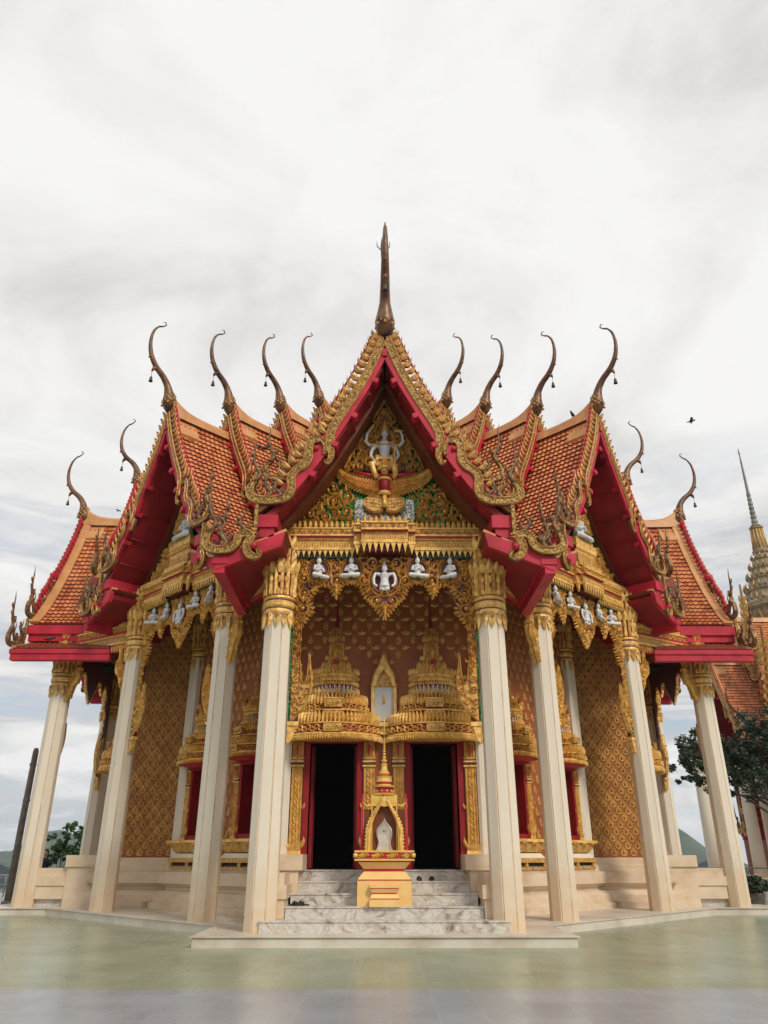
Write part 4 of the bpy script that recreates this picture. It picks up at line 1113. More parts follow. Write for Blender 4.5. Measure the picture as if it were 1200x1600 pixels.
def door():
    d = MB(['red', 'red_dark'])
    for s in (-1, 1): d.box(min(s*DW, s*(DW+.11)), max(s*DW, s*(DW+.11)), -.06, .28, DB+.001, DT+.12, 'red_door')
    d.box(-DW, DW, -.055, .27, DT, DT+.115, 'red_door')
    # leaves folded inwards
    for s in (-1, 1):
        d.box(min(s*DW-.001*s, s*(DW-.06)), max(s*DW-.001*s, s*(DW-.06)), .29, .72, DB+.02, DT-.01, 'red_dark')
    return d
dm = door().build('door', temple)
for s in (-1, 1):
    jb = MB(['gold_dull', 'gold', 'gold_deep', 'purple', 'red']); jamb(jb, s*(DW+.11+.12), .21, 1.25, 3.27); jb.build('door_jamb', dm)
crown(3.23, .92).build('door_crown', dm)
fd = True
for ang in (0, 90, -90):
    for s in (-1, 1):
        o = dm if fd else copy_tree(dm, temple); fd = False
        a = radians(ang); place(o, ang, RWA, 0); o.location.x += s*DC*cos(a); o.location.y += s*DC*sin(a)
def window():
    d = MB(['red', 'red_dark', 'gold_dull', 'brown']); hw = .36
    for s in (-1, 1): d.box(min(s*(hw-.03), s*(hw+.05)), max(s*(hw-.03), s*(hw+.05)), -.10, .34, 1.561, 3.159, 'red_door')
    d.box(-hw+.03, hw-.03, -.095, .33, 3.08, 3.158, 'red_door'); d.box(-hw+.03, hw-.03, -.09, .33, 1.562, 1.66, 'red_door')
    d.box(-hw+.03, hw-.03, .20, .30, 1.66, 3.08, 'brown'); d.box(-.012, .012, .18, .22, 1.66, 3.08, 'gold_dull')
    Pw = plane_at(.20)
    for s in (-1, 1):
        z = 1.74
        while z < 3.0:
            d.spiral(s*.15, z, .05, 0, 1.3, s, .025, .025, 'gold_dull', Pw); d.leaf(s*.15, z+.03, pi/2+.4*s, .12, .05, -s, .025, 'gold_dull', Pw, 4); d.leaf(s*.25, z, pi/2, .12, .04, s, .02, 'gold_dull', Pw, 4); z += .115
    return d
wm = window().build('window', temple)
for s in (-1, 1):
    jb = MB(['gold_dull', 'gold', 'gold_deep', 'purple', 'red']); jamb(jb, s*(.41+.08), .14, 1.56, 3.10); jb.build('window_jamb', wm)
crown(3.22, .74, True).build('window_crown', wm)
sl = MB(['gold', 'gold_deep', 'gold_dull', 'dark', 'cream'])
sl.frustum(0, 0, 1.44, 1.56, .60, .26, .68, .30, 'gold_deep'); sl.box(-.69, .69, -.31, .02, 1.50, 1.558, 'gold')
for i in range(9): sl.leaf(-.6+.15*i, 1.47, .2 if i % 2 else 2.9, .12, .06, 0, .03, 'gold', plane_at(-.29), 4, .02)
sl.frustum(0, 0, 1.30, 1.44, .48, .20, .60, .26, 'gold_dull'); sl.frustum(0, 0, 1.19, 1.28, .56, .26, .50, .2, 'cream')
sl.box(-.62, .62, -.27, .0, 1.10, 1.19, 'gold_dull'); sl.box(-.60, .60, -.20, 0, 1.01, 1.098, 'dark'); sl.box(-.64, .64, -.24, 0, .965, 1.01, 'gold_deep')
for s in (-1, 0, 1): sl.box(s*.56-.04, s*.56+.04, -.25, -.19, 1.01, 1.099, 'gold_deep')
sl.v = [(x*1.22, y, z) for x, y, z in sl.v]
sl.build('window_sill', wm)
fd = True
for ang in (45, -45):
    for s in (-1, 1):
        o = wm if fd else copy_tree(wm, temple); fd = False
        a = radians(ang); place(o, ang, RWD, 0); o.location.x += s*WC*cos(a); o.location.y += s*WC*sin(a)

# niche with a pale tablet between the doors
nb = MB(['gold', 'gold_deep', 'panel_white', 'gold_dull'])
nb.box(-.19, .19, -.06, .02, 3.62, 4.28, 'panel_white')
for s in (-1, 1): nb.box(min(s*.19, s*.25), max(s*.19, s*.25), -.14, .02, 3.58, 4.30, 'gold')
arch = [(-.25, 4.28), (-.22, 4.48), (-.12, 4.66), (0, 4.92), (.12, 4.66), (.22, 4.48), (.25, 4.28), (.17, 4.28), (.12, 4.44), (0, 4.62), (-.12, 4.44), (-.17, 4.28)]
nb.prism(arch, -.16, .0, 'gold'); nb.prism([(-.17, 4.281), (-.12, 4.44), (0, 4.62), (.12, 4.44), (.17, 4.281)], -.08, -.01, 'gold_deep')
nb.ribbon(smooth_path([(-.25, 4.28), (-.2, 4.5), (-.1, 4.7), (0, 4.95), (.1, 4.7), (.2, 4.5), (.25, 4.28)], 3), .05, .04, 'gold_deep', plane_at(-.16), .02)
nb.box(-.30, .30, -.2, .02, 3.50, 3.58, 'gold'); nb.box(-.22, .22, -.15, .02, 3.40, 3.498, 'gold_dull'); nb.box(-.26, .26, -.17, .02, 3.35, 3.398, 'gold')
nb.tube([(0, -.065, 3.95), (0, -.07, 4.02), (0, -.065, 4.12)], [.025, .03, .006], 'gold', 6)
place(nb.build('wall_niche', temple), 0, RWA)

# lintels with scroll brackets from every axial column to its diagonal neighbour
def lintel():
    L = 2.67; b = MB(['gold', 'gold_deep', 'gold_dull', 'red', 'red_dark'])
    b.box(.2, L-.2, -.10, .10, 6.28, 6.33, 'gold'); b.box(.2, L-.2, -.07, .07, 6.13, 6.28, 'gold_dull'); b.box(.2, L-.2, -.10, .10, 6.08, 6.128, 'gold')
    b.box(.2, L-.2, -.12, .12, 6.33, 6.37, 'red'); b.box(.2, L-.2, -.09, .09, 6.37, 6.50, 'gold_deep'); b.box(.2, L-.2, -.12, .12, 6.50, 6.54, 'gold')
    b.box(.2, L-.2, -.03, .03, 5.9, 6.08, 'red'); b.box(.2, L-.2, -.02, .02, 6.541, 7.3, 'red_dark')
    n = 22
    br = [(.26, 4.85), (.36, 5.0), (.42, 5.2), (.58, 5.34), (.62, 5.55), (.55, 5.72), (.60, 5.9), (.66, 6.08), (.56, 6.08), (.50, 5.85), (.48, 5.62), (.38, 5.5), (.30, 5.6), (.27, 5.5)]
    for P in (plane_at(-.03), plane_back(.03)):
        for i in range(n):
            x = .3+(L-.6)*(i+.5)/n
            b.leaf(x, 6.1, -pi/2, .2, .11, 0, .05, 'gold', P, 4, .02); b.spiral(x, 6.435, .045, 0, 1.2, 1 if i % 2 else -1, .024, .09, 'gold', P)
            b.leaf(x, 6.53, pi/2, .14, .09, 0, .06, 'gold', P, 4, .02)
        for s, x0 in ((1, 0), (-1, L)):
            X = lambda x: x0+s*x
            for x, z, r, d in ((.44, 5.36, .11, 1), (.36, 5.12, .08, -1), (.55, 5.58, .07, -1), (.34, 5.42, .06, 1), (.31, 4.98, .05, 1)): motif(b, X(x), z, r, s*d, pi/2-s*.4, 'gold', P, .06, .02)
            b.ribbon([(X(x), z) for x, z in smooth_path([(.27, 4.86), (.40, 5.05), (.46, 5.22), (.60, 5.36), (.62, 5.56), (.54, 5.72), (.57, 5.92), (.66, 6.1)], 3)], .05, .06, 'gold', P, .02)
    for s, x0 in ((1, 0), (-1, L)): b.prism([(x0+s*x, z) for x, z in br], -.036, .036, 'gold_deep')
    return b.build('side_lintel', temple)
ln = lintel(); fl = True
for k in (0, 90, -90):
    a = radians(k)
    for s in (-1, 1):
        A = rotp(s*HW, -RA, a); a2 = radians(k+45*s); B = rotp(-s*HW, -RD, a2)
        if (k == 90 and s == 1) or (k == -90 and s == -1): continue
        o = ln if fl else copy_tree(ln, temple); fl = False
        o.location = (A[0], A[1], 0); o.rotation_euler = (0, 0, atan2(B[1]-A[1], B[0]-A[0]))

# ------------------------------------------------------------------ shrine on the steps
sh = thing('shrine', 'small yellow spired shrine holding a white leaf stone, on the marble steps between the doors', 'shrine', (0, -7.78, 0))
b = MB(['yellow', 'red', 'yellow_gold'])
b.box(-.44, .44, -.36, .36, .48, .86, 'yellow'); b.box(-.445, .445, -.365, .36, .86, .875, 'red')
b.frustum(0, 0, .875, .99, .44, .36, .34, .28, 'yellow'); b.box(-.33, .33, -.272, .27, .99, 1.03, 'red'); b.frustum(0, 0, 1.03, 1.13, .34, .28, .43, .36, 'yellow'); b.box(-.435, .435, -.365, .36, 1.13, 1.15, 'red')
b.box(-.24, .24, -.47, -.36, .485, .59, 'yellow'); b.box(-.235, .235, -.465, -.36, .59, .605, 'red'); b.frustum(0, -.40, .605, .665, .235, .07, .20, .04, 'yellow'); b.box(-.17, .17, -.436, -.36, .665, .685, 'red'); b.frustum(0, -.40, .685, .74, .20, .04, .24, .07, 'yellow'); b.box(-.225, .225, -.465, -.36, .74, .755, 'red'); b.box(-.24, .24, -.47, -.36, .755, .80, 'yellow')
b.build('pedestal', sh)
b = MB(['yellow_gold', 'red', 'gold'])
b.box(-.46, .46, -.38, .37, 1.15, 1.30, 'red')
for z0, z1 in ((1.15, 1.18), (1.275, 1.305)): b.box(-.49, .49, -.40, .38, z0, z1, 'yellow_gold')
for k in range(4):
    x = -.36+.24*k
    for a in (0, pi/2, pi, -pi/2, .78, 2.36, -.78, -2.36): b.leaf(x, 1.227, a, .10 if a in (0, pi) else .05, .05, 0, .03, 'gold', plane_at(-.382), 4, .01)
    for s in (-1, 1): b.spiral(x+s*.06, 1.227, .038, 0, 1.2, s, .02, .03, 'gold', plane_at(-.382))
for s in (-1, 1): b.tube([(s*.475, -.40, 1.20), (s*.475, -.40, 1.26)], .035, 'yellow_gold', 8)
b.build('carved_slab', sh)
b = MB(['yellow_gold', 'brown', 'red', 'gold'])
b.box(-.22, .22, -.10, .26, 1.305, 2.18, 'yellow_gold'); b.box(-.20, .20, -.106, -.098, 1.306, 2.0, 'brown')
def arch_pts(k): return smooth_path([(-.31*k, 1.306), (-.30*k, 1.62), (-.245*k, 1.78), (-.12*k, 1.98), (0, 1.306+.86*k**.8)], 4)
outer = arch_pts(1.0); inner = arch_pts(.74)
half = outer+[(x, min(z, 2.0)) for x, z in reversed(inner)]
for s in (-1, 1): b.prism([(s*x, z) for x, z in half], -.22, -.10, 'yellow_gold')
for s in (-1, 1):
    for x, z in resample([(p[0], p[1]) for p in outer], .055): b.ball((s*x, -.19, z), .028, 'gold', 6, 5)
    b.ribbon([(s*x*.86, z) for x, z in arch_pts(1.0) if z < 2.1], .05, .03, 'gold', plane_at(-.22), .01)
    b.box(min(s*.35, s*.39), max(s*.35, s*.39), -.06, .0, 1.306, 2.12, 'yellow_gold'); b.box(min(s*.355, s*.385), max(s*.355, s*.385), -.068, -.06, 1.5, 2.2, 'red'); b.box(min(s*.34, s*.40), max(s*.34, s*.40), -.09, .02, 1.306, 1.55, 'red')
    b.tube([(s*.22, -.08, 2.02), (s*.30, -.08, 2.0), (s*.37, -.06, 2.06)], [.02, .025, .01], 'yellow_gold', 6); b.box(min(s*.22, s*.35), max(s*.22, s*.35), -.04, .0, 1.306, 1.95, 'brown')
b.lathe([(.24, 2.18), (.25, 2.2), (.2, 2.215)], 'yellow_gold', 0, .05, 4, ph=pi/4)
b.build('niche', sh)
M['leaf_stone'] = simple('pale_weathered_stone', (.36, .31, .26), (.55, .50, .44), 7, .6, 0, .2, 40)
b = MB(['leaf_stone', 'stone_grey'])
lf = smooth_path([(.14, 1.306), (.115, 1.36), (.105, 1.44), (.13, 1.54), (.125, 1.63), (.075, 1.70), (.03, 1.75), (0, 1.81)], 4)
b.prism(lf+[(-x, z) for x, z in reversed(lf[:-1])], -.17, -.11, 'leaf_stone')
b.ribbon([(x*.86, 1.306+(z-1.306)*.95) for x, z in lf], .02, .015, 'leaf_stone', plane_at(-.17), .005); b.ribbon([(-x*.86, 1.306+(z-1.306)*.95) for x, z in lf], .02, .015, 'leaf_stone', plane_at(-.17), .005)
b.lathe([(.001, 1.60), (.03, 1.61), (.03, 1.62), (.001, 1.63)], 'stone_grey', 0, -.165, 8)
b.build('leaf_stone', sh)
b = MB(['yellow_gold', 'red', 'gold'])
b.lathe([(.10, 2.18, 'red'), (.14, 2.2, 'red'), (.14, 2.30, 'red'), (.18, 2.31), (.19, 2.335), (.13, 2.35), (.125, 2.36, 'red'), (.14, 2.4), (.13, 2.46), (.145, 2.49), (.10, 2.5, 'red'), (.09, 2.53), (.095, 2.55), (.06, 2.6), (.05, 2.66), (.06, 2.70), (.03, 2.72, 'red'), (.045, 2.74), (.05, 2.77), (.025, 2.785)], 'yellow_gold', 0, .05, 14, smooth=False)
for k in range(10): b.ball((.15*cos(2*pi*k/10), .05+.15*sin(2*pi*k/10), 2.25), .02, 'gold', 6, 5)
z = 2.785; r = .034
while r > .012:
    b.ball((0, .05, z+r*.8), r, 'yellow_gold', 8, 6, 1, 1, .8); z += r*1.7; r *= .9
b.tube([(0, .05, z), (0, .05, z+.22), (0, .05, z+.42)], [.014, .010, .003], 'yellow_gold', 6)
b.build('spire', sh)

# sandals left on the steps
def sandal(name, label, x, y, z, rz):
    s = MB(['shoe'])
    sole = [(.035*sin(t)*(1+.18*cos(t-.6)), .11*cos(t)) for t in [2*pi*i/16 for i in range(16)]]
    s.slab(sole, 0, .022, 'shoe')
    for sg in (-1, 1): s.tube([(0, .07, .022), (sg*.012, .05, .05), (sg*.03, .0, .045), (sg*.036, -.03, .012)], [.008, .012, .013, .008], 'shoe', 6)
    s.tube([(-.036, .02, .015), (-.025, .03, .05), (0, .035, .062), (.025, .03, .05), (.036, .02, .015)], .016, 'shoe', 6)
    o = s.build(name); o.location = (x, y, z); o.rotation_euler = (0, 0, rz); tag(o, label, 'sandal', 'black sandals left on the marble steps'); return o
sandal('sandal', 'black sandal of the upper pair on the steps, the one nearer the shrine', .62, -7.10, .83, .2)
sandal('sandal', 'black sandal of the upper pair on the steps, the one farther from the shrine', .83, -7.10, .83, -.2)
sandal('sandal', 'black sandal at left end of the lower marble step, outer one of its pair', -1.43, -7.98, .49, 1.2)
sandal('sandal', 'black sandal at left end of the lower marble step, inner one of its pair', -1.33, -7.93, .49, 1.5)

# ------------------------------------------------------------------ terrace, valley, hills
def sheet(name, x0, x1, y0, y1, z, mat, thick=.5):
    b = MB([mat]); b.box(x0, x1, y0, y1, z-thick, z, mat); o = b.build(name); structure(o); return o
sheet('terrace_floor', -45, 45, -12.86, 10, 0, 'floor_green'); sheet('terrace_forecourt', -45, 45, -34, -12.862, 0, 'floor_grey'); sheet('terrace_extension', 12.6, 45, 10.002, 34, 0, 'floor_grey')
g = MB(['ground']); g.add([(-3000, -3000, -25), (3000, -3000, -25), (3000, 3000, -25), (-3000, 3000, -25)], [(0, 1, 2, 3)], 'ground'); structure(g.build('ground'))
def hill(name, peaks, y0, x0, x1, seed):
    from mathutils import noise as mn
    h = MB(['hill']); nx, ny = 70, 14; V = []; F = []
    for j in range(ny+1):
        for i in range(nx+1):
            x = x0+(x1-x0)*i/nx; y = y0+(j/ny-.35)*420
            z = 0
            for px, pz, w in peaks: z = max(z, pz*math.exp(-((x-px)/w)**2))
            z *= math.exp(-((y-y0)/150)**2); z += (mn.fractal(Vector((x*.02, y*.02, seed)), 1, 2, 5)*3.5)*min(1, z/12)
            V.append((x, y, -26+z*1.0))
    for j in range(ny):
        for i in range(nx): F.append((j*(nx+1)+i, j*(nx+1)+i+1, (j+1)*(nx+1)+i+1, (j+1)*(nx+1)+i))
    h.add(V, F, 'hill', True); return structure(h.build(name))
hill('hills', [(-360, 54, 34), (-330, 44, 40), (-414, 34, 22), (-450, 36, 26), (-520, 44, 60)], 905, -700, -150, 1.3)
hill('hills', [(318, 66, 40), (352, 40, 34), (250, 62, 90), (520, 40, 60)], 905, 60, 760, 5.1)

def railing(name, label, x0, x1, y, h, mat, n):
    b = MB([mat])
    for z in (h, h*.55, h*.2): b.tube([(x0, y, z), (x1, y, z)], .028 if z == h else .016, mat, 6)
    for i in range(n+1): b.tube([(x0+(x1-x0)*i/n, y, 0), (x0+(x1-x0)*i/n, y, h)], .022, mat, 6)
    o = b.build(name); tag(o, label, 'railing'); return o
M['rail_white'] = M['metal']
railing('railing', 'pale metal railing along the terrace edge behind the leftmost column', -24, -5, 7.2, .64, 'rail_white', 12)
M['rail_dark'] = simple('dark_rail', (.05, .06, .07), (.09, .10, .11), 4, .5)
railing('railing', 'dark thin metal railing in front of the right hill, beside the round columns', 9.0, 14.2, 8.2, .85, 'rail_dark', 5)

pl = MB(['polewood']); pl.tube([(-10.45, 2, 0), (-10.46, 2.0, 2), (-10.44, 2, 4.1), (-10.44, 2, 4.2)], [.10, .095, .085, .06], 'polewood', 10)
pl.lathe([(.17, 0), (.17, .08), (.12, .1)], 'polewood', -10.45, 2, 10)
for z in (1.4, 2.7, 3.7): pl.lathe([(.104, z), (.108, z+.03), (.10, z+.06)], 'polewood', -10.45, 2, 10)
tag(pl.build('post'), 'bare grey wooden post standing left of the leftmost cream column', 'post')

# ------------------------------------------------------------------ trees and plants
def tree(name, label, x, y, z0, h, clumps, leaf, n_leaf, ls, seed, trunk_r=.16, lean=(0, 0)):
    rg = random.Random(seed)
    t = thing(name, label, 'tree', (x, y, z0))
    b = MB(['bark'])
    top = Vector((lean[0], lean[1], h*.55))
    b.tube([(0, 0, 0), (lean[0]*.2, lean[1]*.2, h*.2), (lean[0]*.6, lean[1]*.6, h*.38), tuple(top)], [trunk_r, trunk_r*.8, trunk_r*.65, trunk_r*.5], 'bark', 8)
    for c in clumps:
        p = Vector(c[:3]); st = top*(.6+.4*rg.random()); mid = st.lerp(p, .5)+Vector((rg.uniform(-.2, .2), rg.uniform(-.2, .2), rg.uniform(0, .3)))
        b.tube([tuple(st), tuple(mid), tuple(p)], [trunk_r*.42, trunk_r*.25, trunk_r*.06], 'bark', 5)
        for _ in range(4):
            d = Vector((rg.gauss(0, 1), rg.gauss(0, 1), rg.gauss(0, .6))).normalized()*c[3]*.95
            b.tube([tuple(p), tuple(p+d*.6), tuple(p+d)], [trunk_r*.12, trunk_r*.07, trunk_r*.03], 'bark', 4)
    b.build('trunk', t)
    l = MB([leaf])
    tot = sum(c[3]**2 for c in clumps)
    for c in clumps:
        sub = [(Vector((rg.gauss(0, 1), rg.gauss(0, 1), rg.gauss(0, .6))).normalized()*rg.uniform(.3, 1.25)*c[3], rg.uniform(.14, .36)*c[3]) for _ in range(16)]
        for k in range(int(n_leaf*c[3]**2/tot)):
            o, r = rg.choice(sub)
            d = Vector((rg.gauss(0, 1), rg.gauss(0, 1), rg.gauss(0, .8))).normalized()*r*rg.random()**.4
            p = Vector(c[:3])+o+d
            u = Vector((rg.gauss(0, 1), rg.gauss(0, 1), rg.gauss(0, .6))).normalized(); w = u.cross(Vector((rg.gauss(0, 1), rg.gauss(0, 1), rg.gauss(0, 1)))).normalized()
            s = ls*rg.uniform(.6, 1.25)
            l.add([tuple(p-u*s), tuple(p+w*s*.42+u*.1*s), tuple(p+u*s), tuple(p-w*s*.42+u*.1*s)], [(0, 1, 2, 3)], leaf)
    l.build('crown', t); return t
tree('tree', 'dark small leaved tree drooping in front of the neighbouring tiled roofs on the right', 15.1, 9.6, 0, 7.4,
     [(-2.6, -.2, 4.9, .75), (-1.9, .2, 5.5, .9), (-1.3, -.3, 4.3, .8), (-2.3, 0, 3.9, .65), (-.4, 0, 5.2, 1.0), (.6, -.3, 4.3, .9), (.3, .4, 5.9, 1.0), (1.6, 0, 5.0, 1.1), (2.6, 0, 4.2, 1.0), (1.2, -.5, 3.4, .7), (3.0, .4, 5.6, 1.2), (-.6, -.4, 3.7, .6), (-1.4, .2, 3.5, .5), (-2.9, 0, 4.4, .6), (-2.2, .2, 5.2, .8), (-1.6, 0, 4.9, .9), (-.9, -.2, 4.6, .9), (1.4, .3, 4.6, 1.0), (.9, .1, 5.6, 1.0), (2.0, -.2, 3.9, .9), (-2.0, -.3, 4.5, .7), (.2, .2, 4.8, .8)], 'leaf_dark', 26000, .085, 4, .13, (.6, 0))
tree('tree', 'bright green young tree beyond the terrace railing on the left', -13.0, 11.5, -3, 6,
     [(.2, 0, 4.6, .42), (.65, .1, 4.95, .42), (.0, .1, 4.2, .38), (.8, 0, 4.4, .45), (-.25, 0, 4.95, .2), (.35, 0, 5.3, .22)], 'leaf', 2600, .085, 8, .09, (.3, 0))
def potted(x, y, label, h, seed, bloom):
    rg = random.Random(seed); t = thing('potted_plant', label, 'plant', (x, y, 0))
    b = MB(['pot']); b.lathe([(.16, 0), (.2, .03), (.25, .25), (.27, .36), (.25, .4), (.2, .38)], 'pot', 0, 0, 14, smooth=True); b.build('pot', t)
    l = MB(['leaf_dark', 'bark', 'flower'])
    for k in range(7):
        a = rg.uniform(0, 6.28); l.tube([(0, 0, .36), (.12*cos(a), .12*sin(a), .36+h*.4), (.3*cos(a)*rg.random(), .3*sin(a)*rg.random(), .36+h*rg.uniform(.6, .95))], [.02, .014, .006], 'bark', 5)
    for k in range(750):
        a = rg.uniform(0, 6.28); zz = rg.random(); r = .36*(.35+sin(pi*min(1, zz*1.05))**.7)*rg.random()**.5; p = Vector((r*cos(a), r*sin(a), .4+h*zz))
        u = Vector((rg.gauss(0, 1), rg.gauss(0, 1), rg.gauss(.4, .6))).normalized(); w = u.cross(Vector((rg.gauss(0, 1), rg.gauss(0, 1), rg.gauss(0, 1)))).normalized(); s = .075*rg.uniform(.6, 1.3)
        l.add([tuple(p-u*s), tuple(p+w*s*.4), tuple(p+u*s), tuple(p-w*s*.4)], [(0, 1, 2, 3)], 'leaf_dark')
    for k in range(bloom):
        a = rg.uniform(3.4, 6.0); p = (.3*cos(a), .3*sin(a), .4+h*rg.uniform(.3, .85)); l.ball(p, .05, 'flower', 7, 5, 1, 1, .8)
    l.build('foliage', t)
potted(11.95, 2.6, 'dark leafy potted plant with yellow blossoms, right of the rightmost cream column', 1.35, 2, 12)
potted(9.35, -.6, 'low dark potted plant half hidden behind the rightmost cream column', .35, 6, 0)

# ------------------------------------------------------------------ neighbouring temple with tower
nt_ = thing('neighbouring_temple', 'neighbouring Thai temple with stacked orange roofs and round cream columns at the right edge', 'temple', (20, 17, 0))
nr = gable_roof(-1.0, 6.0, 0, eave_len=6.0, fin_s=1.0, bw=.30, vw=.2)
for i, (x, y, dz, sc) in enumerate(((17.9, 16.6, -.45, 1.0), (19.55, 17.2, 2.55, .95), (18.3, 14.7, -3.3, .92))):
    c = nr if i == 0 else copy_tree(nr, nt_)
    c.parent = nt_; c.location = (x-20, y-17, dz); c.rotation_euler = (0, 0, radians(-90)); c.scale = (sc, sc, sc)
b = MB(['brown', 'plinth']); b.box(-1.2, 8, .3, 3.5, .4, 8.6, 'brown'); b.box(-5.6, 9, -4.6, 4.5, 0, .40, 'plinth'); b.box(.6, 8, .3, 3, 8.6, 11, 'brown'); b.build('wall', nt_)
cs = MB(['cream']); cs.lathe([(.34, .4), (.34, .5), (.285, .55), (.27, 3.5), (.25, 5.6), (.33, 5.7), (.33, 5.85)], 'cream', 0, 0, 16, smooth=True)
me_col = None
for i, (x, y) in enumerate([(14.85, 15.0), (15.6, 15.9), (16.85, 15.0), (17.75, 15.2), (19.4, 15.0)]):
    if i == 0: o = cs.build('round_column', nt_); first_c = o
    else:
        o = first_c.copy(); COL.objects.link(o); o.parent = nt_
    o.location = (x-20, y-17, 0)
cw = thing('tower', 'slender grey spire on a tiered gold temple tower rising behind the right roofs', 'tower', (22.6, 19.6, -.13)); cw.scale = (1.107,)*3
b = MB(['stone_grey', 'gold_dull'])
def sq(prof, n=12): b.lathe([(r*(.86 if z_ < 15.8 else 1), z_) for r, z_ in prof], 'stone_grey', 0, 0, n, smooth=False, ph=pi/n)
sq([(1.15, 8.5), (1.15, 12.0), (1.3, 12.2), (1.55, 12.75), (1.72, 12.9), (1.75, 13.1), (1.6, 13.25), (1.35, 13.3), (1.3, 13.75), (1.42, 13.85), (1.38, 14.0), (1.1, 14.05), (1.05, 14.4), (1.15, 14.5), (1.1, 14.62), (.85, 14.66), (.8, 15.0), (.9, 15.1), (.84, 15.2), (.62, 15.25), (.58, 15.55), (.66, 15.62), (.6, 15.72), (.42, 15.78), (.34, 15.95), (.44, 16.0), (.46, 16.12), (.36, 16.2), (.34, 16.6), (.26, 17.35), (.34, 17.42), (.36, 17.5), (.2, 17.56)])
for r, z, n, l in ((1.46, 13.2, 30, .42), (1.2, 13.95, 26, .38), (.97, 14.58, 22, .34), (.76, 15.16, 18, .3), (.56, 15.68, 14, .25), (1.12, 12.2, 16, -.7)):
    for k in range(n):
        a = 2*pi*k/n; b.tube([(r*cos(a), r*sin(a), z), (r*1.04*cos(a), r*1.04*sin(a), z+l*.35), (r*.98*cos(a), r*.98*sin(a), z+l)], [.065, .055, .008], 'stone_grey' if k % 3 else 'gold_dull', 5)
for k in range(12):
    a = 2*pi*k/12; b.tube([(1.03*cos(a), 1.03*sin(a), 9), (1.03*cos(a), 1.03*sin(a), 12), (1.3*cos(a), 1.3*sin(a), 12.7)], [.11, .1, .05], 'gold_dull', 5); b.tube([(.36*cos(a), .36*sin(a), 16.2), (.28*cos(a), .28*sin(a), 17.35)], .045, 'gold_dull', 5)
b.build('tower_body', cw)
b = MB(['spire']); prof = [(.2, 17.5), (.26, 17.6), (.15, 17.72)]
z, r = 17.72, .17
while z < 19.4:
    prof += [(r*.75, z), (r, z+.08), (r*.98, z+.2), (r*.75, z+.26)]; z += .27; r *= .93
prof += [(.085, 19.4), (.07, 20.4), (.05, 21.4), (.06, 21.5), (.05, 21.6), (.03, 22.0), (.05, 22.1), (.004, 22.5)]
b.lathe(prof, 'spire', 0, 0, 10, smooth=False); b.build('spire', cw)
def gp(x, y, z0, z1, w):
    g = MB(['gold', 'goldmos', 'gold_deep'])
    g.prism([(-w, z0), (w, z0), (w*.55, z0+(z1-z0)*.35), (w*.16, z0+(z1-z0)*.7), (0, z1), (-w*.16, z0+(z1-z0)*.7), (-w*.55, z0+(z1-z0)*.35)], -.1, .1, 'goldmos')
    for k in range(9):
        t = k/9
        for s in (-1, 1): g.leaf(s*w*(1-t)**1.4, z0+(z1-z0)*t*.85, pi/2-s*.5, .45, .16, s*.7, .06, 'gold', plane_at(-.1), 4, .15)
    for k in range(8): g.spiral(0, z0+.3+(z1-z0)*.09*k, .16*(1-k*.09), 0, 1.3, 1 if k % 2 else -1, .08, .06, 'gold', plane_at(-.1), .02)
    o = g.build('carved_gable', nt_); o.location = (x-20, y-17, 0)
gp(18.5, 14.9, 9.8, 14.0, .35); gp(18.75, 14.2, 7.0, 11.6, .5); gp(19.6, 13.9, 5.2, 9.6, .6); gp(20.2, 14.4, 5.6, 11.2, 1.0); gp(19.3, 14.6, 4.6, 8.0, .7)

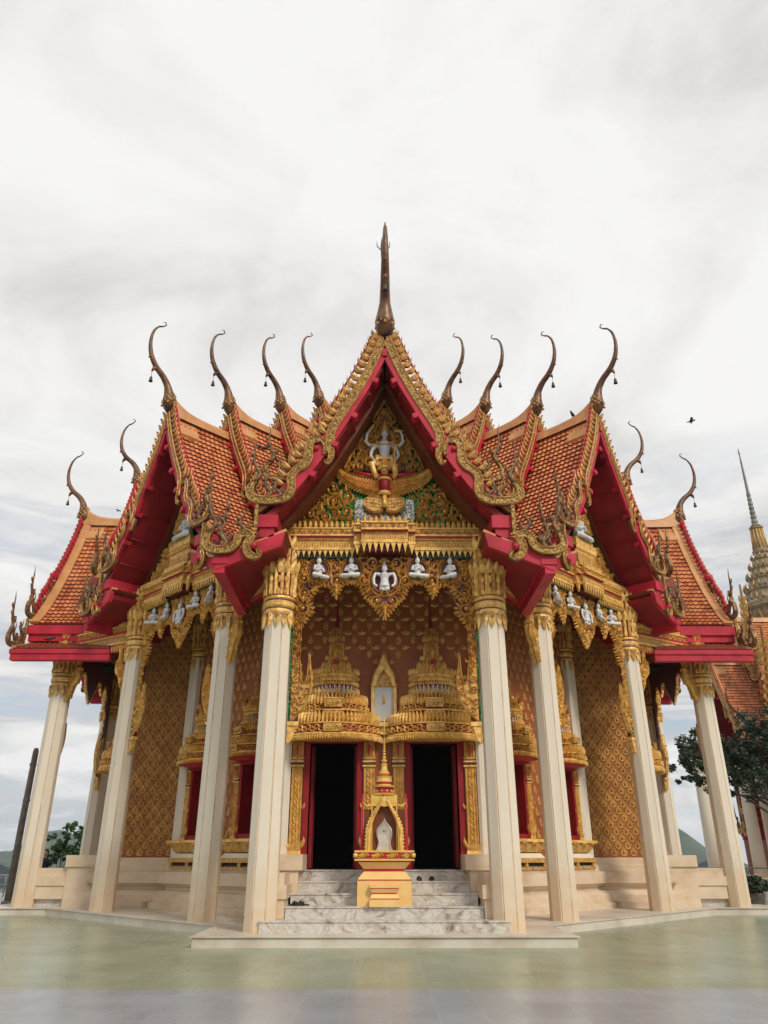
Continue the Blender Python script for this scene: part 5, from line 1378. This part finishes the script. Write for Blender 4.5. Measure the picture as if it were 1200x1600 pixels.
# ------------------------------------------------------------------ person and birds
def person():
    t = thing('person', 'person in black top and pale shorts standing half hidden behind the leftmost cream column', 'person', (-11.05, 5.6, 0))
    b = MB(['skin'])
    b.tube([(0, 0, .62), (0, 0, .75), (.01, 0, .9), (0, 0, 1.05), (0, 0, 1.14), (0, -.01, 1.2)], [.13, .14, .115, .15, .13, .05], 'skin', 10)
    b.tube([(0, 0, 1.16), (0, -.015, 1.25)], [.05, .045], 'skin', 8); b.ball((0, -.02, 1.33), .092, 'skin', 12, 9, .85, .98, 1.15); b.ball((0, -.118, 1.32), .016, 'skin', 6, 5)
    for s in (-1, 1):
        b.ball((s*.082, -.01, 1.325), .02, 'skin', 6, 5, .5, .8, 1.4)
        b.tube([(s*.075, 0, .70), (s*.085, -.01, .40), (s*.085, .0, .12), (s*.09, -.01, .05)], [.085, .06, .04, .036], 'skin', 8); b.tube([(s*.09, .03, .04), (s*.095, -.12, .03)], [.04, .03], 'skin', 8)
        b.tube([(s*.15, 0, 1.12), (s*.20, -.01, .92), (s*.18, -.12, .80), (s*.15, -.18, .80)], [.05, .042, .032, .026], 'skin', 8)
        for k in range(5): b.tube([(s*.15+(k-2)*.014, -.18, .80), (s*.14+(k-2)*.016, -.23, .79-.01*abs(k-2)), (s*.135+(k-2)*.014, -.25, .765)], [.011, .009, .007], 'skin', 5)
    o = b.build('body'); md = o.modifiers.new('r', 'REMESH'); md.mode = 'VOXEL'; md.voxel_size = .012; md.use_smooth_shade = True
    dg = bpy.context.evaluated_depsgraph_get(); me = bpy.data.meshes.new_from_object(o.evaluated_get(dg)); bpy.data.objects.remove(o); me.materials.clear(); me.materials.append(M['skin'])
    o = bpy.data.objects.new('body', me); COL.objects.link(o); o.parent = t
    h = MB(['hair']); h.ball((0, .012, 1.365), .104, 'hair', 12, 9, .92, 1.0, 1.05); h.tube([(0, .06, 1.38), (0, .10, 1.25), (0, .08, 1.12)], [.08, .085, .03], 'hair', 8); h.build('hair', t)
    s = MB(['cloth_black']); s.tube([(0, 0, .80), (0, 0, .9), (0, 0, 1.05), (0, 0, 1.15), (0, 0, 1.19)], [.155, .145, .17, .15, .075], 'cloth_black', 12)
    for sg in (-1, 1): s.tube([(sg*.13, 0, 1.13), (sg*.19, 0, 1.0), (sg*.2, -.01, .94)], [.07, .06, .055], 'cloth_black', 8)
    s.build('shirt', t)
    p = MB(['cloth_grey']); p.tube([(0, 0, .60), (0, 0, .70), (0, 0, .82)], [.155, .165, .15], 'cloth_grey', 12)
    for sg in (-1, 1): p.tube([(sg*.08, 0, .66), (sg*.09, -.01, .40)], [.1, .085], 'cloth_grey', 8)
    p.build('shorts', t)
    for sg in (-1, 1):
        q = MB(['maroon']); q.tube([(sg*.09, .06, .045), (sg*.09, 0, .05), (sg*.095, -.10, .04), (sg*.095, -.15, .03)], [.04, .05, .045, .03], 'maroon', 8); q.build('shoe', t)
person()
def bird(label, x, y, z, rz, fly, s):
    b = MB(['feather'])
    b.tube([(0, -.17, .01), (0, -.10, .03), (0, 0, 0), (0, .12, -.01), (0, .22, 0)], [.012, .035, .05, .03, .012], 'feather', 8); b.ball((0, -.14, .045), .034, 'feather', 8, 6); b.tube([(0, -.165, .045), (0, -.20, .035)], [.01, .002], 'feather', 5)
    for sg in (-1, 1):
        if fly: pts = [(0, -.06, .03), (sg*.16, -.09, .09), (sg*.34, .02, .05), (sg*.16, .04, .06), (0, .08, .02)]
        else: pts = [(sg*.03, -.08, .04), (sg*.055, .0, .02), (sg*.04, .16, .0), (sg*.02, .18, .0), (sg*.045, .0, -.02)]
        b.add([p for p in pts]+[(p[0], p[1], p[2]-.012) for p in pts], [(0, 1, 2, 3, 4), (9, 8, 7, 6, 5)]+[(i, (i+1) % 5, 5+(i+1) % 5, 5+i) for i in range(5)], 'feather')
    if not fly:
        for sg in (-1, 1): b.tube([(sg*.018, 0, -.04), (sg*.018, -.01, -.09)], .006, 'feather', 4)
    o = b.build('bird'); o.location = (x, y, z); o.rotation_euler = (0, 0, rz); o.scale = (s,)*3; tag(o, label, 'bird', 'dark birds around the roofs')
bird('dark bird flying in the open sky right of the horned finials', 6.55, -8, 9.65, 1.2, True, .46)
bird('tiny far bird flying in the sky left of the temple roofs', -12.2, 10, 15.8, 1.0, True, .5)

hm = bpy.data.materials.new('thin_air'); hm.use_nodes = True; ht = hm.node_tree; ht.nodes.clear()
ho = ht.nodes.new('ShaderNodeOutputMaterial'); hv = ht.nodes.new('ShaderNodeVolumePrincipled'); hv.inputs['Color'].default_value = (.72, .82, .95, 1); hv.inputs['Density'].default_value = .0003
ht.links.new(hv.outputs[0], ho.inputs['Volume']); M['haze'] = hm
hb = MB(['haze']); hb.box(-3200, 3200, -3200, 3200, -27, 62, 'haze'); hz = hb.build('haze'); hz['kind'] = 'stuff'

def diag_pt(r, u, z): return (-(r*.70711)+u*.70711, -(r*.70711)-u*.70711, z)
bird('dark pigeon standing on the tiled slope left of the front gable', *diag_pt(5.07, .40, 11.31), 2.2, False, 1.0)
bird('dark pigeon standing on the left eave just above the lower red fascia', -8.6, -2.62, 6.33, 1.4, False, .9)
bird('dark pigeon perched on the ochre ridge below the largest right horn', 4.95, -4.95, 11.72, -.6, False, .8)

# ------------------------------------------------------------------ camera, light, sky
cam = bpy.data.cameras.new('camera'); co = bpy.data.objects.new('camera', cam); COL.objects.link(co)
cam.sensor_fit = 'HORIZONTAL'; cam.sensor_width = 36; cam.lens = 1172.4/1200*36; cam.clip_end = 9000; cam.clip_start = .1
co.location = (-.11, -21.68, 1.2); co.rotation_euler = (radians(90+24.719), 0, radians(-.433)); scene.camera = co

SUN_EL, SUN_AZ = 40, 147           # azimuth clockwise from +Y
sd = bpy.data.lights.new('sun', 'SUN'); sd.energy = 1.5; sd.angle = radians(11); sd.color = (1, .93, .82)
so = bpy.data.objects.new('sun', sd); COL.objects.link(so)
so.rotation_euler = (radians(90-SUN_EL), 0, radians(180-SUN_AZ))
w = bpy.data.worlds.new('World'); scene.world = w; w.use_nodes = True; nt = w.node_tree
bg = nt.nodes['Background']; bg.inputs['Strength'].default_value = .1
sky = N(nt, 'ShaderNodeTexSky', sky_type='NISHITA'); sky.sun_disc = False; sky.sun_elevation = radians(SUN_EL); sky.sun_rotation = radians(SUN_AZ)
tc = N(nt, 'ShaderNodeTexCoord'); sp = N(nt, 'ShaderNodeSeparateXYZ'); nt.links.new(tc.outputs['Generated'], sp.inputs[0])
def mth(op, a, b=None, c=None):
    n = N(nt, 'ShaderNodeMath', operation=op)
    for i, v in enumerate((a, b, c)):
        if v is None: continue
        if isinstance(v, (int, float)): n.inputs[i].default_value = v
        else: nt.links.new(v, n.inputs[i])
    return n.outputs[0]
# cloud deck: directions projected on a plane overhead
zz = mth('ADD', mth('MAXIMUM', sp.outputs['Z'], 0), .18)
cv = N(nt, 'ShaderNodeCombineXYZ'); nt.links.new(mth('DIVIDE', sp.outputs['X'], zz), cv.inputs[0]); nt.links.new(mth('DIVIDE', sp.outputs['Y'], zz), cv.inputs[1])
cv.inputs[2].default_value = 3.7
n1 = noise(nt, cv.outputs[0], 2.6, 9, .6, .5); n2 = noise(nt, cv.outputs[0], .9, 5, .5, .3)
shade = mth('ADD', mth('MULTIPLY', n1, .62), mth('MULTIPLY', n2, .38))
cl = ramp(nt, shade, [(.37, (4.4, 4.33, 4.24)), (.43, (5.0, 4.94, 4.85)), (.49, (5.65, 5.6, 5.5)), (.58, (6.25, 6.21, 6.12))])
low = N(nt, 'ShaderNodeMapRange'); nt.links.new(sp.outputs['Z'], low.inputs[0]); low.inputs[1].default_value = .06; low.inputs[2].default_value = .5; low.inputs[3].default_value = 1; low.inputs[4].default_value = 0
# towards the horizon: broken cloud, streaky, with pale blue between
cv2 = N(nt, 'ShaderNodeCombineXYZ'); nt.links.new(sp.outputs['X'], cv2.inputs[0]); nt.links.new(sp.outputs['Y'], cv2.inputs[1]); nt.links.new(mth('MULTIPLY', sp.outputs['Z'], 5.5), cv2.inputs[2])
n3 = noise(nt, cv2.outputs[0], 3.6, 9, .62, .6)
gap = ramp(nt, n3, [(.36, (1, 1, 1)), (.48, (0, 0, 0))])
gf = mth('MULTIPLY', gap, mth('MULTIPLY', low.outputs[0], .5))
lowc = ramp(nt, n3, [(.38, (2.9, 3.05, 3.3)), (.46, (3.95, 4.05, 4.2)), (.52, (5.2, 5.22, 5.22)), (.59, (6.3, 6.25, 6.15))])
c1 = mixc(nt, low.outputs[0], cl, lowc)
c2 = mixc(nt, gf, c1, sky.outputs['Color'])
nt.links.new(c2, bg.inputs['Color'])
vs = scene.view_settings; vs.view_transform = 'Standard'; vs.look = 'None'; vs.exposure = .6; vs.gamma = 1; vs.use_curve_mapping = False
scene.cycles.max_bounces = 6; scene.cycles.diffuse_bounces = 3; scene.cycles.glossy_bounces = 3
scene.cycles.use_denoising = True
